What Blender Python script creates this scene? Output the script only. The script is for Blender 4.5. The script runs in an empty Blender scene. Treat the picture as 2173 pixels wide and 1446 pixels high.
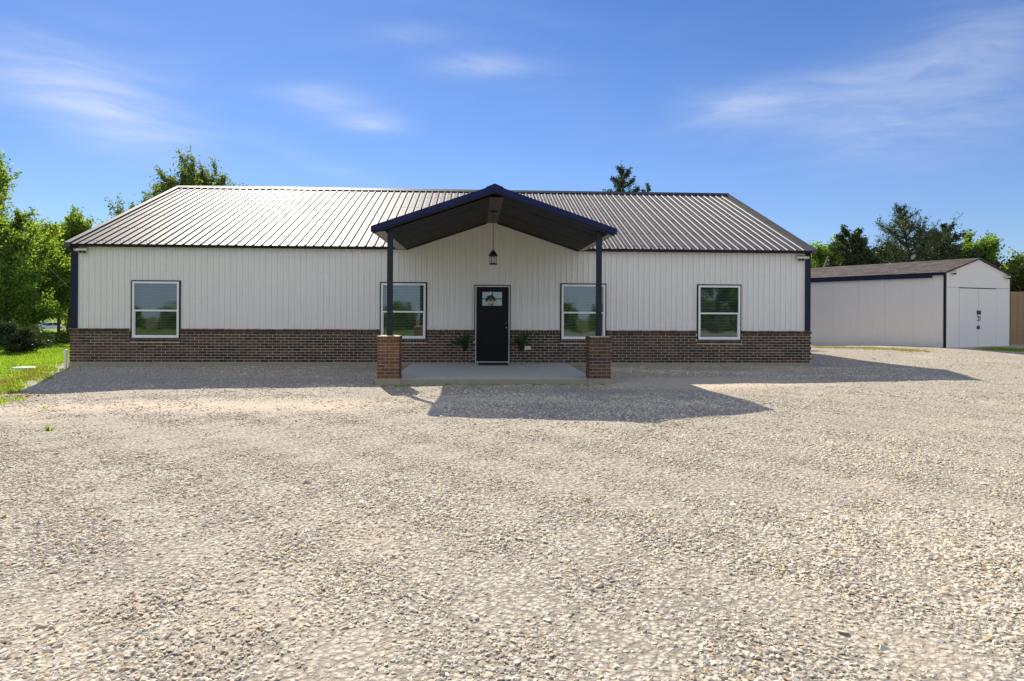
import bpy, math, random
import numpy as np
from mathutils import Vector, Matrix
R = math.radians
scene = bpy.context.scene
C = scene.collection
# ---------------------------------------------------------------- camera
CAM = (0.0, -20.478, 1.596); FPX = 1465.74; YAW = 0.0506; ROLL = 0.0054; CY = 655.6
Fv = np.array([math.sin(YAW), math.cos(YAW), 0.0])
Rv = np.array([math.cos(YAW), -math.sin(YAW), 0.0]); Uv = np.array([0, 0, 1.0])
R2 = math.cos(ROLL)*Rv + math.sin(ROLL)*Uv; U2 = -math.sin(ROLL)*Rv + math.cos(ROLL)*Uv
cam = bpy.data.cameras.new('camera'); co = bpy.data.objects.new('camera', cam); C.objects.link(co)
co.matrix_world = Matrix(((R2[0], U2[0], -Fv[0], CAM[0]), (R2[1], U2[1], -Fv[1], CAM[1]), (R2[2], U2[2], -Fv[2], CAM[2]), (0, 0, 0, 1)))
cam.sensor_width = 36; cam.lens = 36*FPX/2173; cam.shift_y = -(723-CY)/2173; cam.clip_start = 0.1; cam.clip_end = 3000
scene.camera = co
# ---------------------------------------------------------------- light
SUN_EL, SUN_AZ = 34.5, 19.0            # the sun stands behind the house, to the left (degrees from +Y towards -X)
sd = Vector((-math.sin(R(SUN_AZ))*math.cos(R(SUN_EL)), math.cos(R(SUN_AZ))*math.cos(R(SUN_EL)), math.sin(R(SUN_EL))))
sl = bpy.data.lights.new('sun', 'SUN'); so = bpy.data.objects.new('sun', sl); C.objects.link(so)
sl.energy = 5.0; sl.angle = R(0.5); sl.color = (1.0, 0.91, 0.77)
so.rotation_euler = sd.to_track_quat('Z', 'Y').to_euler(); so.location = (0, 0, 30)
scene.view_settings.view_transform = 'Standard'; scene.view_settings.look = 'None'
scene.view_settings.gamma = 1; scene.view_settings.use_curve_mapping = False
scene.view_settings.exposure = 0.60
world = bpy.data.worlds.new('World'); scene.world = world; world.use_nodes = True
wt = world.node_tree; wt.nodes.clear()
class NT:
    def __init__(s, t): s.t = t
    def n(s, kind, **kw):
        nd = s.t.nodes.new(kind)
        for k, v in kw.items():
            if k.startswith('i_'):
                key = k[2:]; key = int(key) if key.isdigit() else key.replace('_', ' ')
                if hasattr(v, 'links') or isinstance(v, bpy.types.NodeSocket): s.t.links.new(v, nd.inputs[key])
                else: nd.inputs[key].default_value = v
            else: setattr(nd, k, v)
        return nd
    def m(s, op, a, b=None, c=None, clamp=False):
        nd = s.t.nodes.new('ShaderNodeMath'); nd.operation = op; nd.use_clamp = clamp
        for i, v in enumerate((a, b, c)):
            if v is None: continue
            if isinstance(v, bpy.types.NodeSocket): s.t.links.new(v, nd.inputs[i])
            else: nd.inputs[i].default_value = v
        return nd.outputs[0]
    def mix(s, f, a, b, blend='MIX'):
        nd = s.t.nodes.new('ShaderNodeMix'); nd.data_type = 'RGBA'; nd.blend_type = blend
        for i, v in ((0, f), (6, a), (7, b)):
            if isinstance(v, bpy.types.NodeSocket): s.t.links.new(v, nd.inputs[i])
            else: nd.inputs[i].default_value = v if i == 0 else (*v, 1)[:4]
        return nd.outputs[2]
    def ramp(s, f, stops):
        nd = s.t.nodes.new('ShaderNodeValToRGB'); s.t.links.new(f, nd.inputs[0])
        el = nd.color_ramp.elements
        while len(el) < len(stops): el.new(0.5)
        for e, (p, c) in zip(el, stops): e.position = p; e.color = (*c, 1) if len(c) == 3 else c
        return nd.outputs[0]
    def link(s, a, b): s.t.links.new(a, b)
W = NT(wt)
sky = W.n('ShaderNodeTexSky'); sky.sky_type = 'NISHITA'; sky.sun_disc = False
sky.sun_elevation = R(SUN_EL); sky.sun_rotation = R(-SUN_AZ)
sky.altitude = 200; sky.air_density = 1.0; sky.dust_density = 0.1; sky.ozone_density = 3.0
tc = W.n('ShaderNodeTexCoord'); sp = W.n('ShaderNodeSeparateXYZ', i_0=tc.outputs['Generated'])
az = W.m('ARCTAN2', sp.outputs[0], sp.outputs[1]); el = W.m('ARCSINE', sp.outputs[2])
cv = W.n('ShaderNodeCombineXYZ', i_0=az, i_1=W.m('MULTIPLY', el, 2.6))
warp = W.n('ShaderNodeTexNoise', i_Vector=cv.outputs[0], i_Scale=2.5, i_Detail=3.0)
cv2 = W.n('ShaderNodeVectorMath', operation='ADD', i_0=cv.outputs[0])
wv = W.n('ShaderNodeVectorMath', operation='SCALE', i_0=warp.outputs['Color'], i_Scale=0.35); W.link(wv.outputs[0], cv2.inputs[1])
mp = W.n('ShaderNodeMapping', i_Vector=cv2.outputs[0]); mp.inputs['Scale'].default_value = (1.0, 2.2, 1); mp.inputs['Rotation'].default_value = (0, 0, 0.35)
n1 = W.n('ShaderNodeTexNoise', i_Vector=mp.outputs[0], i_Scale=5.5, i_Detail=11.0, i_Roughness=0.6)
n2 = W.n('ShaderNodeTexNoise', i_Vector=cv.outputs[0], i_Scale=1.7, i_Detail=4.0, i_Roughness=0.5)
def skydir(px, py):
    d = Fv + R2*(px-1086.5)/FPX - U2*(py-CY)/FPX; d /= np.linalg.norm(d)
    return math.atan2(d[0], d[1]), math.asin(d[2])
# cirrus streaks: direction, half sizes (radians), tilt, strength
total = None
for px, py, sx, sy, rot, st in [(230, 225, .10, .032, -.35, .85), (90, 180, .13, .035, -.35, .55), (230, 110, .12, .05, -.3, .25), (680, 208, .065, .016, -.05, .95),
        (785, 262, .05, .012, 0, .8), (1015, 140, .07, .012, 0, 1.0), (860, 75, .09, .014, .1, .25), (1555, 225, .075, .02, .1, .75),
        (1700, 205, .11, .022, .15, .5), (1960, 160, .13, .05, .3, .45), (2090, 110, .08, .06, .3, .35), (1950, 262, .10, .026, .05, .4), (720, 365, .16, .012, -.3, .3), (1850, 320, .14, .03, 0, .2), (300, 320, .2, .02, -.2, .15)]:
    a0, e0 = skydir(px, py); sx *= .9
    da = W.m('SUBTRACT', az, a0); de = W.m('SUBTRACT', el, e0); c_, s_ = math.cos(rot), math.sin(rot)
    u = W.m('ADD', W.m('MULTIPLY', da, c_/sx), W.m('MULTIPLY', de, s_/sx))
    v = W.m('ADD', W.m('MULTIPLY', da, -s_/sy), W.m('MULTIPLY', de, c_/sy))
    r2 = W.m('ADD', W.m('MULTIPLY', u, u), W.m('MULTIPLY', v, v))
    g = W.m('MULTIPLY', W.m('EXPONENT', W.m('MULTIPLY', r2, -0.8)), st)
    total = g if total is None else W.m('ADD', total, g)
st_ = W.n('ShaderNodeMapRange', i_0=n1.outputs[0], i_1=0.22, i_2=0.85); st_.interpolation_type = 'SMOOTHSTEP'
veil = W.n('ShaderNodeMapRange', i_0=n2.outputs[0], i_1=0.42, i_2=0.8)
up_ = W.m('MULTIPLY', el, 4.0, clamp=True)
cl = W.m('ADD', W.m('MULTIPLY', total, W.m('MULTIPLY_ADD', st_.outputs[0], 0.75, 0.14)), W.m('MULTIPLY', W.m('MULTIPLY', veil.outputs[0], st_.outputs[0]), 0.22))
cl = W.m('MULTIPLY', W.m('MULTIPLY', cl, up_), 0.62, clamp=True)
gam = W.n('ShaderNodeHueSaturation', i_Color=sky.outputs[0]); gam.inputs['Saturation'].default_value = 1.12; gam.inputs['Value'].default_value = 1.0
cloudcol = (6.0, 6.4, 7.2)
tint = W.mix(1.0, gam.outputs[0], (0.43, 0.555, 0.79), 'MULTIPLY')
# pale high haze: a little along the horizon, and a thin milky cirrus deck over the half of the sky behind the camera (out of view, added to fill the shade; the panes mirror it)
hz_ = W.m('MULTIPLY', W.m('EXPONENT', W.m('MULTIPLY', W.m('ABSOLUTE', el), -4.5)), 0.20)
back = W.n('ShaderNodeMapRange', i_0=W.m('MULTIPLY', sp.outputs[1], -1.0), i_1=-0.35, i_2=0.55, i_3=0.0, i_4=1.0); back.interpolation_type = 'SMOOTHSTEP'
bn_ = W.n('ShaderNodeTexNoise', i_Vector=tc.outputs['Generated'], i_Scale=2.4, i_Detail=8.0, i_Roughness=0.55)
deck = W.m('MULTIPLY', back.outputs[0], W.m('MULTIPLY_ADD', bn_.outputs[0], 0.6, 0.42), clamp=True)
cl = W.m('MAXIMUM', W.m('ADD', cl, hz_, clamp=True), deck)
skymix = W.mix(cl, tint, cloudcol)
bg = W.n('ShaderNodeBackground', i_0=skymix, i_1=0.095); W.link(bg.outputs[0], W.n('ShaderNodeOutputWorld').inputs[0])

# ---------------------------------------------------------------- helpers
rnd = random.Random(7)
def at(px, py, y=None, z=None):
    d = Fv + R2*(px-1086.5)/FPX - U2*(py-CY)/FPX; o = np.array(CAM)
    t = (y-o[1])/d[1] if y is not None else (z-o[2])/d[2]
    return o+t*d
GP = [(-12, 0, -.15), (-9.9, -5.1, -.29), (-6, 0, -.13), (-6, -4, -.2), (0, 0, -.13), (5, 0, -.13), (10, 0, -.12), (-2, -4.6, -.13), (3, -4.6, -.12), (.5, -4.9, -.12), (-1.7, -6.2, -.22), (-.7, -9.5, -.08),
      (2.5, -10.8, 0), (4.9, -9.5, -.02), (11.8, -4.9, -.03), (17.9, 5.1, .2), (21.8, 6.8, .2), (15.7, 11.3, 0), (19, 0, .1), (0, -16, 0), (-8, -14, -.1), (8, -14, 0), (-14, -2, -.25),
      (-17, 6, -.3), (-20, 14, -.35), (-30, 30, -.6), (-60, 60, -1.6), (-88, 100, -2.66), (30, 15, .1), (40, 40, 0), (0, 30, -.2), (0, 60, -.8), (60, 100, -1.5), (0, -25, 0), (-20, -25, -.1), (20, -25, 0), (0, -35, -.2),
      (-25, -38, -.3), (25, -38, -.3), (0, -60, -2.2), (-40, -60, -2.2), (40, -60, -2.2), (0, -95, -4.5), (60, -95, -4.5), (-60, -95, -4.5), (0, 110, -2.2), (-150, 60, -3), (150, 50, -2), (-60, 0, -1), (60, 0, -.2), (100, -40, -2), (-100, -40, -2)]
GPa = np.array(GP)
def zg(x, y):
    x = np.asarray(x, float); y = np.asarray(y, float)
    d2 = (x[..., None]-GPa[:, 0])**2+(y[..., None]-GPa[:, 1])**2
    w = 1/(d2+1.5)**1.5
    return (w*GPa[:, 2]).sum(-1)/w.sum(-1)+.012*np.sin(1.9*x+.7*y)*np.sin(1.3*y-.8*x+1)+.006*np.sin(4.7*x+1)*np.sin(3.9*y)
def tag(o, label=None, cat=None, group=None, kind=None):
    if label: o['label'] = label
    if cat: o['category'] = cat
    if group: o['group'] = group
    if kind: o['kind'] = kind
    return o
def thing(name, loc=(0, 0, 0), rz=0, label=None, cat=None, group=None):
    o = bpy.data.objects.new(name, None); C.objects.link(o); o.location = loc; o.rotation_euler = (0, 0, rz); o.empty_display_size = .2
    return tag(o, label, cat, group)
def mesh_from(verts, faces, mats, mi=None, smooth=False):
    me = bpy.data.meshes.new('m'); me.from_pydata([tuple(v) for v in verts], [], faces)
    for m in mats: me.materials.append(m)
    if mi: me.polygons.foreach_set('material_index', mi)
    if smooth: me.polygons.foreach_set('use_smooth', [True]*len(faces))
    me.update(); return me
class MB:
    def __init__(s): s.v = []; s.f = []; s.mi = []; s.cur = 0
    def quad(s, *p):
        b = len(s.v); s.v += list(p); s.f.append(tuple(range(b, b+len(p)))); s.mi.append(s.cur)
    def box(s, x0, x1, y0, y1, z0, z1, M=None):
        b = len(s.v); vs = [(x, y, z) for z in (z0, z1) for y in (y0, y1) for x in (x0, x1)]
        if M is not None: vs = [tuple(M @ Vector(v)) for v in vs]
        s.v += vs
        for f in ((0, 2, 3, 1), (4, 5, 7, 6), (0, 1, 5, 4), (2, 6, 7, 3), (0, 4, 6, 2), (1, 3, 7, 5)): s.f.append(tuple(b+i for i in f)); s.mi.append(s.cur)
    def bbox(s, x0, x1, y0, y1, z0, z1, r=.003):       # box with chamfered front and top edges
        s.prism([(x0, z0), (x1, z0), (x1, z1-r), (x1-r, z1), (x0+r, z1), (x0, z1-r)], y0, y1)
    def prism(s, poly, y0, y1, M=None):                # polygon in (x,z), extruded along y
        b = len(s.v); n = len(poly); vs = [(x, y0, z) for x, z in poly]+[(x, y1, z) for x, z in poly]
        if M is not None: vs = [tuple(M @ Vector(v)) for v in vs]
        s.v += vs; s.f.append(tuple(b+i for i in range(n))); s.mi.append(s.cur); s.f.append(tuple(b+n+i for i in reversed(range(n)))); s.mi.append(s.cur)
        for i in range(n):
            j = (i+1) % n; s.f.append((b+j, b+i, b+n+i, b+n+j)); s.mi.append(s.cur)
    def tube(s, pts, rad, n=8, cap=True):
        pts = [Vector(p) for p in pts]; rad = rad if isinstance(rad, (list, tuple)) else [rad]*len(pts)
        b = len(s.v); up = Vector((.13, .21, .97)).normalized()
        for i, p in enumerate(pts):
            t = (pts[min(i+1, len(pts)-1)]-pts[max(i-1, 0)]).normalized()
            a = t.cross(up); a = a.normalized() if a.length > 1e-4 else Vector((1, 0, 0)); c = t.cross(a)
            for k in range(n):
                th = 2*math.pi*k/n; s.v.append(tuple(p+(a*math.cos(th)+c*math.sin(th))*rad[i]))
        for i in range(len(pts)-1):
            for k in range(n):
                k2 = (k+1) % n; s.f.append((b+i*n+k, b+i*n+k2, b+(i+1)*n+k2, b+(i+1)*n+k)); s.mi.append(s.cur)
        if cap:
            s.f.append(tuple(b+k for k in reversed(range(n)))); s.mi.append(s.cur); e = b+(len(pts)-1)*n; s.f.append(tuple(e+k for k in range(n))); s.mi.append(s.cur)
    def lathe(s, prof, n=16, c=(0, 0, 0)):             # prof: (r, z)
        b = len(s.v)
        for r, z in prof:
            for k in range(n): th = 2*math.pi*k/n; s.v.append((c[0]+r*math.cos(th), c[1]+r*math.sin(th), c[2]+z))
        for i in range(len(prof)-1):
            for k in range(n): k2 = (k+1) % n; s.f.append((b+i*n+k, b+i*n+k2, b+(i+1)*n+k2, b+(i+1)*n+k)); s.mi.append(s.cur)
    def build(s, name, mats, parent=None, smooth=False):
        mats = mats if isinstance(mats, list) else [mats]
        o = bpy.data.objects.new(name, mesh_from(s.v, s.f, mats, s.mi, smooth)); C.objects.link(o)
        if parent: o.parent = parent
        return o
def part(name, mat, parent, *boxes):
    m = MB()
    for b in boxes: m.box(*b)
    return m.build(name, mat, parent)
# ---------------------------------------------------------------- materials
def newmat(name):
    m = bpy.data.materials.new(name); m.use_nodes = True; t = NT(m.node_tree)
    return m, t, m.node_tree.nodes['Principled BSDF']
def simple(name, col, rough=.6, metal=0, var=.12, scale=8, bump=0.0, bscale=60, spec=.5, stretch=(1, 1, 1)):
    m, t, b = newmat(name)
    tcn = t.n('ShaderNodeTexCoord'); mpn = t.n('ShaderNodeMapping', i_Vector=tcn.outputs['Object']); mpn.inputs['Scale'].default_value = stretch
    nz = t.n('ShaderNodeTexNoise', i_Vector=mpn.outputs[0], i_Scale=scale, i_Detail=6.0, i_Roughness=.6)
    f = t.m('MULTIPLY_ADD', nz.outputs[0], 2*var, 1-var)
    c = t.n('ShaderNodeVectorMath', operation='SCALE', i_0=col, i_Scale=f); t.link(c.outputs[0], b.inputs['Base Color'])
    b.inputs['Roughness'].default_value = rough; b.inputs['Metallic'].default_value = metal; b.inputs['Specular IOR Level'].default_value = spec
    if bump:
        n3 = t.n('ShaderNodeTexNoise', i_Vector=mpn.outputs[0], i_Scale=bscale, i_Detail=4.0)
        bn = t.n('ShaderNodeBump', i_Height=n3.outputs[0], i_Strength=bump, i_Distance=.01); t.link(bn.outputs[0], b.inputs['Normal'])
    return m
M_siding = simple('siding_paint', (.78, .76, .715), .5, var=.05, scale=2.5, stretch=(3, 3, .4), bump=.15, bscale=25, spec=.4)
M_navy = simple('navy_trim', (.010, .015, .042), .5, var=.1, scale=5, spec=.25)
M_navyroof = simple('navy_roof_metal', (.007, .012, .070), .5, var=.1, spec=.22)
M_dark = simple('dark_trim', (.010, .011, .015), .5, var=.15, spec=.25)
M_post = simple('post_paint', (.014, .019, .030), .55, var=.15, scale=12, spec=.25)
M_white = simple('white_vinyl', (.82, .82, .80), .4, var=.04)
M_door = simple('black_door_paint', (.007, .007, .010), .5, var=.15, scale=3, bump=.05, spec=.18)
M_conc = simple('porch_concrete', (.50, .48, .44), .8, var=.16, scale=3, bump=.15, bscale=40)
M_found = simple('foundation_concrete', (.30, .28, .20), .85, var=.25, scale=4, bump=.3, bscale=30)
M_mortar = simple('mortar', (.66, .57, .43), .95, var=.2, scale=14, bump=.4, bscale=120)
M_ceil = simple('ceiling_metal', (.015, .015, .015), .6, var=.15, scale=3, spec=.2)
M_strip = simple('ceiling_strip', (.04, .037, .030), .5, var=.1, scale=3)
M_soffit = simple('soffit_metal', (.40, .37, .33), .5, var=.08)
M_black = simple('black_iron', (.012, .012, .014), .4, var=.2)
M_iron = M_black
M_pvc = simple('white_pvc', (.78, .77, .72), .35, var=.06)
M_bark = simple('bark', (.075, .058, .042), .95, var=.4, scale=20, bump=.6, bscale=40, stretch=(1, 1, .25))
M_shed = simple('shed_paint', (.76, .74, .71), .7, var=.06, scale=3, stretch=(4, 4, .5), bump=.5, bscale=22, spec=.3)
M_camw = simple('camera_plastic', (.62, .57, .45), .4, var=.05)
M_brown = simple('brown_trim', (.035, .02, .016), .5)
M_steel = simple('brushed_steel', (.5, .5, .5), .3, metal=1)
M_mat = simple('doormat_rubber', (.018, .018, .022), .9, var=.3, scale=50, bump=.5, bscale=200)
M_fence = simple('cedar_picket', (.30, .19, .095), .85, var=.35, scale=5, stretch=(6, 6, .5), bump=.3, bscale=30)
M_fence2 = simple('weathered_picket', (.24, .17, .10), .85, var=.35, scale=5, stretch=(6, 6, .5), bump=.3, bscale=30)
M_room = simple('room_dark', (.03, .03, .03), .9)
M_blind = simple('blind_vinyl', (.55, .56, .54), .6, var=.05)
M_wreath = simple('wreath_twigs', (.07, .06, .03), .9, var=.5, scale=60)
M_wleaf = simple('wreath_leaves', (.05, .07, .025), .8, var=.5, scale=60)
M_wood = simple('script_wood', (.62, .52, .36), .6)
M_fern = simple('fern_leaf', (.032, .09, .022), .55, var=.4, scale=20)
M_pot = simple('plant_pot', (.035, .028, .022), .7)
M_lid = simple('septic_lid', (.42, .52, .40), .7, var=.15)
M_carp = simple('car_paint', (.75, .76, .78), .2, var=.02)
M_tyre = simple('tyre_rubber', (.015, .015, .015), .9)
M_frost = simple('frosted_glass', (.55, .55, .5), .3)
BR = []
for i, c in enumerate([(.115, .066, .048), (.09, .054, .044), (.066, .048, .043), (.135, .078, .053), (.10, .068, .046), (.052, .040, .039)]):
    BR.append(simple('brick_%d' % i, c, .9, var=.3, scale=18, bump=.5, bscale=90, spec=.2))
BW = []  # brick tones warmed: bounced light on the left pillar put into the colour
for i, c in enumerate([(.18, .084, .046), (.145, .069, .042), (.12, .063, .041), (.20, .105, .054), (.165, .09, .042)]):
    BW.append(simple('bounce_lit_brick_%d' % i, c, .9, var=.3, scale=18, bump=.5, bscale=90, spec=.2))
# roof metal: burnished brown grey sheet, satin
M_roof, t, b = newmat('roof_metal')
nz = t.n('ShaderNodeTexNoise', i_Vector=t.n('ShaderNodeTexCoord').outputs['Object'], i_Scale=1.3, i_Detail=5.0)
t.link(t.ramp(nz.outputs[0], [(.3, (.075, .073, .080)), (.7, (.094, .091, .097))]), b.inputs['Base Color'])
b.inputs['Metallic'].default_value = .20; b.inputs['Specular IOR Level'].default_value = .20
t.link(t.m('MULTIPLY_ADD', nz.outputs[0], .06, .53), b.inputs['Roughness'])
# window glass: coated pane, mirrors the yard over a dim room
def glassmat(name, refl, tint):
    m, t, b = newmat(name); m.node_tree.nodes.remove(b)
    g = t.n('ShaderNodeBsdfGlossy', i_Color=(.74, .92, 1.0, 1), i_Roughness=.03)
    nz = t.n('ShaderNodeTexNoise', i_Vector=t.n('ShaderNodeTexCoord').outputs['Object'], i_Scale=2.2, i_Detail=1.0)
    bn = t.n('ShaderNodeBump', i_Height=nz.outputs[0], i_Strength=.15, i_Distance=.01); t.link(bn.outputs[0], g.inputs['Normal'])
    tr = t.n('ShaderNodeBsdfTransparent', i_Color=(*tint, 1))
    lw = t.n('ShaderNodeFresnel', i_IOR=1.5)
    mx = t.n('ShaderNodeMixShader', i_0=t.m('ADD', lw.outputs[0], refl, clamp=True), i_1=tr.outputs[0], i_2=g.outputs[0])
    t.link(mx.outputs[0], m.node_tree.nodes['Material Output'].inputs[0]); return m
M_glass = glassmat('window_glass', .12, (.55, .64, .60))
M_cglass = glassmat('car_glass', .1, (.1, .1, .1))
# leaves
def leafmat(name, stops, trans=.5, tcol=1.5):
    m, t, b = newmat(name); m.node_tree.nodes.remove(b)
    g = t.n('ShaderNodeNewGeometry')
    col = t.ramp(g.outputs['Random Per Island'], stops)
    nz = t.n('ShaderNodeTexNoise', i_Vector=t.n('ShaderNodeTexCoord').outputs['Object'], i_Scale=.9, i_Detail=3.0)
    col = t.mix(1.0, col, t.ramp(nz.outputs[0], [(.3, (.65, .7, .7)), (.7, (1.25, 1.2, 1.0))]), 'MULTIPLY')
    d = t.n('ShaderNodeBsdfDiffuse', i_Color=col)
    tcl = t.n('ShaderNodeVectorMath', operation='MULTIPLY', i_0=col, i_1=(tcol, tcol*1.05, tcol*.5))
    tr = t.n('ShaderNodeBsdfTranslucent', i_Color=tcl.outputs[0])
    mx = t.n('ShaderNodeMixShader', i_0=trans, i_1=d.outputs[0], i_2=tr.outputs[0])
    gl = t.n('ShaderNodeBsdfGlossy', i_Color=(.8, .8, .8, 1), i_Roughness=.45)
    mx2 = t.n('ShaderNodeMixShader', i_0=.04, i_1=mx.outputs[0], i_2=gl.outputs[0])
    t.link(mx2.outputs[0], m.node_tree.nodes['Material Output'].inputs[0]); return m
M_leafA = leafmat('leaf_elm', [(0, (.06, .105, .02)), (.5, (.12, .175, .03)), (1, (.23, .28, .045))], .55, 2.5)
M_leafB = leafmat('leaf_bright', [(0, (.075, .13, .022)), (.5, (.12, .20, .03)), (1, (.18, .265, .042))], .5, 2.3)
M_leafC = leafmat('leaf_juniper', [(0, (.025, .042, .018)), (.5, (.042, .068, .026)), (1, (.07, .10, .038))], .3, 1.6)
M_leafO = leafmat('leaf_olive', [(0, (.06, .09, .02)), (.5, (.11, .145, .028)), (1, (.18, .21, .04))], .5, 2.2)
M_grass = leafmat('grass_blade', [(0, (.15, .25, .02)), (.6, (.22, .34, .025)), (1, (.34, .40, .06))], .5, 1.9)

# ---------------------------------------------------------------- ground
# one height sheet; finer near the house
def grid_axis(a, b, fine_a, fine_b, fs, cs):
    out = []; x = a
    while x < b:
        out.append(x); x += fs if fine_a <= x < fine_b else cs
    out.append(b); return np.array(out)
gx = grid_axis(-420, 420, -30, 34, .5, 10); gy = grid_axis(-320, 460, -22, 34, .5, 10)
X, Y = np.meshgrid(gx, gy); Z = zg(X, Y)
nfar = np.clip((np.hypot(X, Y)-90)/120, 0, 1); Z = Z*(1-nfar)+(-3.0)*nfar
nx, ny = len(gx), len(gy)
idx = np.arange(nx*ny).reshape(ny, nx)
faces = np.stack([idx[:-1, :-1], idx[:-1, 1:], idx[1:, 1:], idx[1:, :-1]], -1).reshape(-1, 4)
M_ground, t, b = newmat('gravel_and_lawn')
gt = t.n('ShaderNodeTexCoord'); pos = gt.outputs['Object']; sx = t.n('ShaderNodeSeparateXYZ', i_0=pos)
nA = t.n('ShaderNodeTexNoise', i_Vector=pos, i_Scale=.35, i_Detail=6.0, i_Roughness=.6)
nB = t.n('ShaderNodeTexNoise', i_Vector=pos, i_Scale=3.0, i_Detail=8.0, i_Roughness=.7)
v1 = t.n('ShaderNodeTexVoronoi', i_Vector=pos, i_Scale=26.0); v2 = t.n('ShaderNodeTexVoronoi', i_Vector=pos, i_Scale=55.0)
vs = t.n('ShaderNodeSeparateColor', i_0=v1.outputs['Color']); vs2 = t.n('ShaderNodeSeparateColor', i_0=v2.outputs['Color'])
stone = t.ramp(vs.outputs[0], [(0, (.40, .355, .29)), (.25, (.55, .495, .40)), (.55, (.66, .60, .49)), (.8, (.72, .66, .55)), (1, (.54, .43, .29))])
fine = t.ramp(vs2.outputs[1], [(0, (.40, .35, .29)), (.5, (.55, .49, .41)), (1, (.66, .60, .51))])
gr = t.mix(.45, stone, fine)
gr = t.mix(t.n('ShaderNodeMapRange', i_0=v1.outputs['Distance'], i_1=.25, i_2=.62).outputs[0], gr, (.29, .255, .205))
sand = t.mix(nB.outputs[0], (.50, .40, .295), (.68, .575, .45))
# fine, worn strip in front of the left half and right of the porch
sy_ = t.m('ABSOLUTE', t.m('ADD', sx.outputs[1], 7.9))
band = t.n('ShaderNodeMapRange', i_0=t.m('ADD', sy_, t.m('MULTIPLY', nA.outputs[0], 1.6)), i_1=.9, i_2=2.4, i_3=1.0, i_4=0.0)
lft = t.n('ShaderNodeMapRange', i_0=sx.outputs[0], i_1=-3.0, i_2=1.0, i_3=1.0, i_4=0.0)
patch = t.n('ShaderNodeMapRange', i_0=nA.outputs[0], i_1=.55, i_2=.68, i_4=.55)
ex_ = t.m('MULTIPLY', t.m('SUBTRACT', sx.outputs[0], 5.2), .36); ey_ = t.m('MULTIPLY', t.m('ADD', sx.outputs[1], 4.6), .72)
el_ = t.n('ShaderNodeMapRange', i_0=t.m('ADD', t.m('MULTIPLY', ex_, ex_), t.m('MULTIPLY', ey_, ey_)), i_1=.5, i_2=1.5, i_3=.8, i_4=0.0)
dirtf = t.m('MAXIMUM', t.m('MAXIMUM', t.m('MULTIPLY', t.m('MULTIPLY', band.outputs[0], lft.outputs[0]), .9), patch.outputs[0]), el_.outputs[0])
gr = t.mix(dirtf, gr, sand)
lawn = t.mix(nB.outputs[0], (.13, .20, .02), (.24, .30, .035))
tan = t.mix(nB.outputs[0], (.30, .24, .10), (.18, .20, .05))
# where the lawn begins
edge = t.m('ADD', sx.outputs[0], t.m('ADD', t.m('MULTIPLY', t.m('SUBTRACT', nB.outputs[0], .5), 1.6), t.m('MULTIPLY', sx.outputs[1], .40)))
lawnL = t.m('LESS_THAN', edge, -12.15)
lawnBack = t.m('GREATER_THAN', t.m('ADD', sx.outputs[1], nB.outputs[0]), 15.5)
field = t.m('LESS_THAN', t.m('ADD', sx.outputs[1], t.m('MULTIPLY', nA.outputs[0], 3.0)), -27)
c1 = t.mix(t.m('MAXIMUM', lawnL, lawnBack), gr, lawn)
ff = t.n('ShaderNodeMapRange', i_0=t.m('ADD', sx.outputs[1], t.m('MULTIPLY', nA.outputs[0], 4.0)), i_1=-44, i_2=-40, i_3=0.0, i_4=1.0)
c1 = t.mix(field, c1, t.mix(ff.outputs[0], tan, lawn))
t.link(c1, b.inputs['Base Color']); b.inputs['Roughness'].default_value = .95; b.inputs['Specular IOR Level'].default_value = .15
h = t.m('ADD', t.m('MULTIPLY', t.m('SUBTRACT', .6, v1.outputs['Distance']), t.m('SUBTRACT', 1.0, t.m('MULTIPLY', dirtf, .8))), t.m('MULTIPLY', v2.outputs['Distance'], -.4))
bn = t.n('ShaderNodeBump', i_Height=h, i_Strength=.6, i_Distance=.022); t.link(bn.outputs[0], b.inputs['Normal'])
gme = bpy.data.meshes.new('ground'); gme.from_pydata(np.stack([X.ravel(), Y.ravel(), Z.ravel()], -1).tolist(), [], faces.tolist()); gme.materials.append(M_ground)
gme.polygons.foreach_set('use_smooth', [True]*len(faces)); gme.update()
ground = bpy.data.objects.new('ground', gme); C.objects.link(ground); tag(ground, kind='structure')
# scattered real stones and grass through geometry nodes
def src_mesh(name, verts, faces, mat, smooth=False):
    return bpy.data.objects.new(name, mesh_from(verts, faces, [mat], smooth=smooth))
M_stone, t, b = newmat('limestone_gravel')
oi = t.n('ShaderNodeObjectInfo')
nz = t.n('ShaderNodeTexNoise', i_Vector=t.n('ShaderNodeTexCoord').outputs['Object'], i_Scale=30.0, i_Detail=5.0)
sc = t.ramp(oi.outputs['Random'], [(0, (.27, .245, .21)), (.07, (.50, .445, .36)), (.3, (.66, .59, .47)), (.6, (.79, .72, .58)), (.87, (.72, .62, .46)), (.95, (.56, .41, .24)), (.98, (.64, .51, .29)), (1, (.85, .80, .68))])
t.link(t.mix(1.0, sc, t.ramp(nz.outputs[0], [(.3, (.8, .8, .8)), (.7, (1.1, 1.1, 1.1))]), 'MULTIPLY'), b.inputs['Base Color'])
b.inputs['Roughness'].default_value = .9; b.inputs['Specular IOR Level'].default_value = .2
import bmesh
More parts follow.
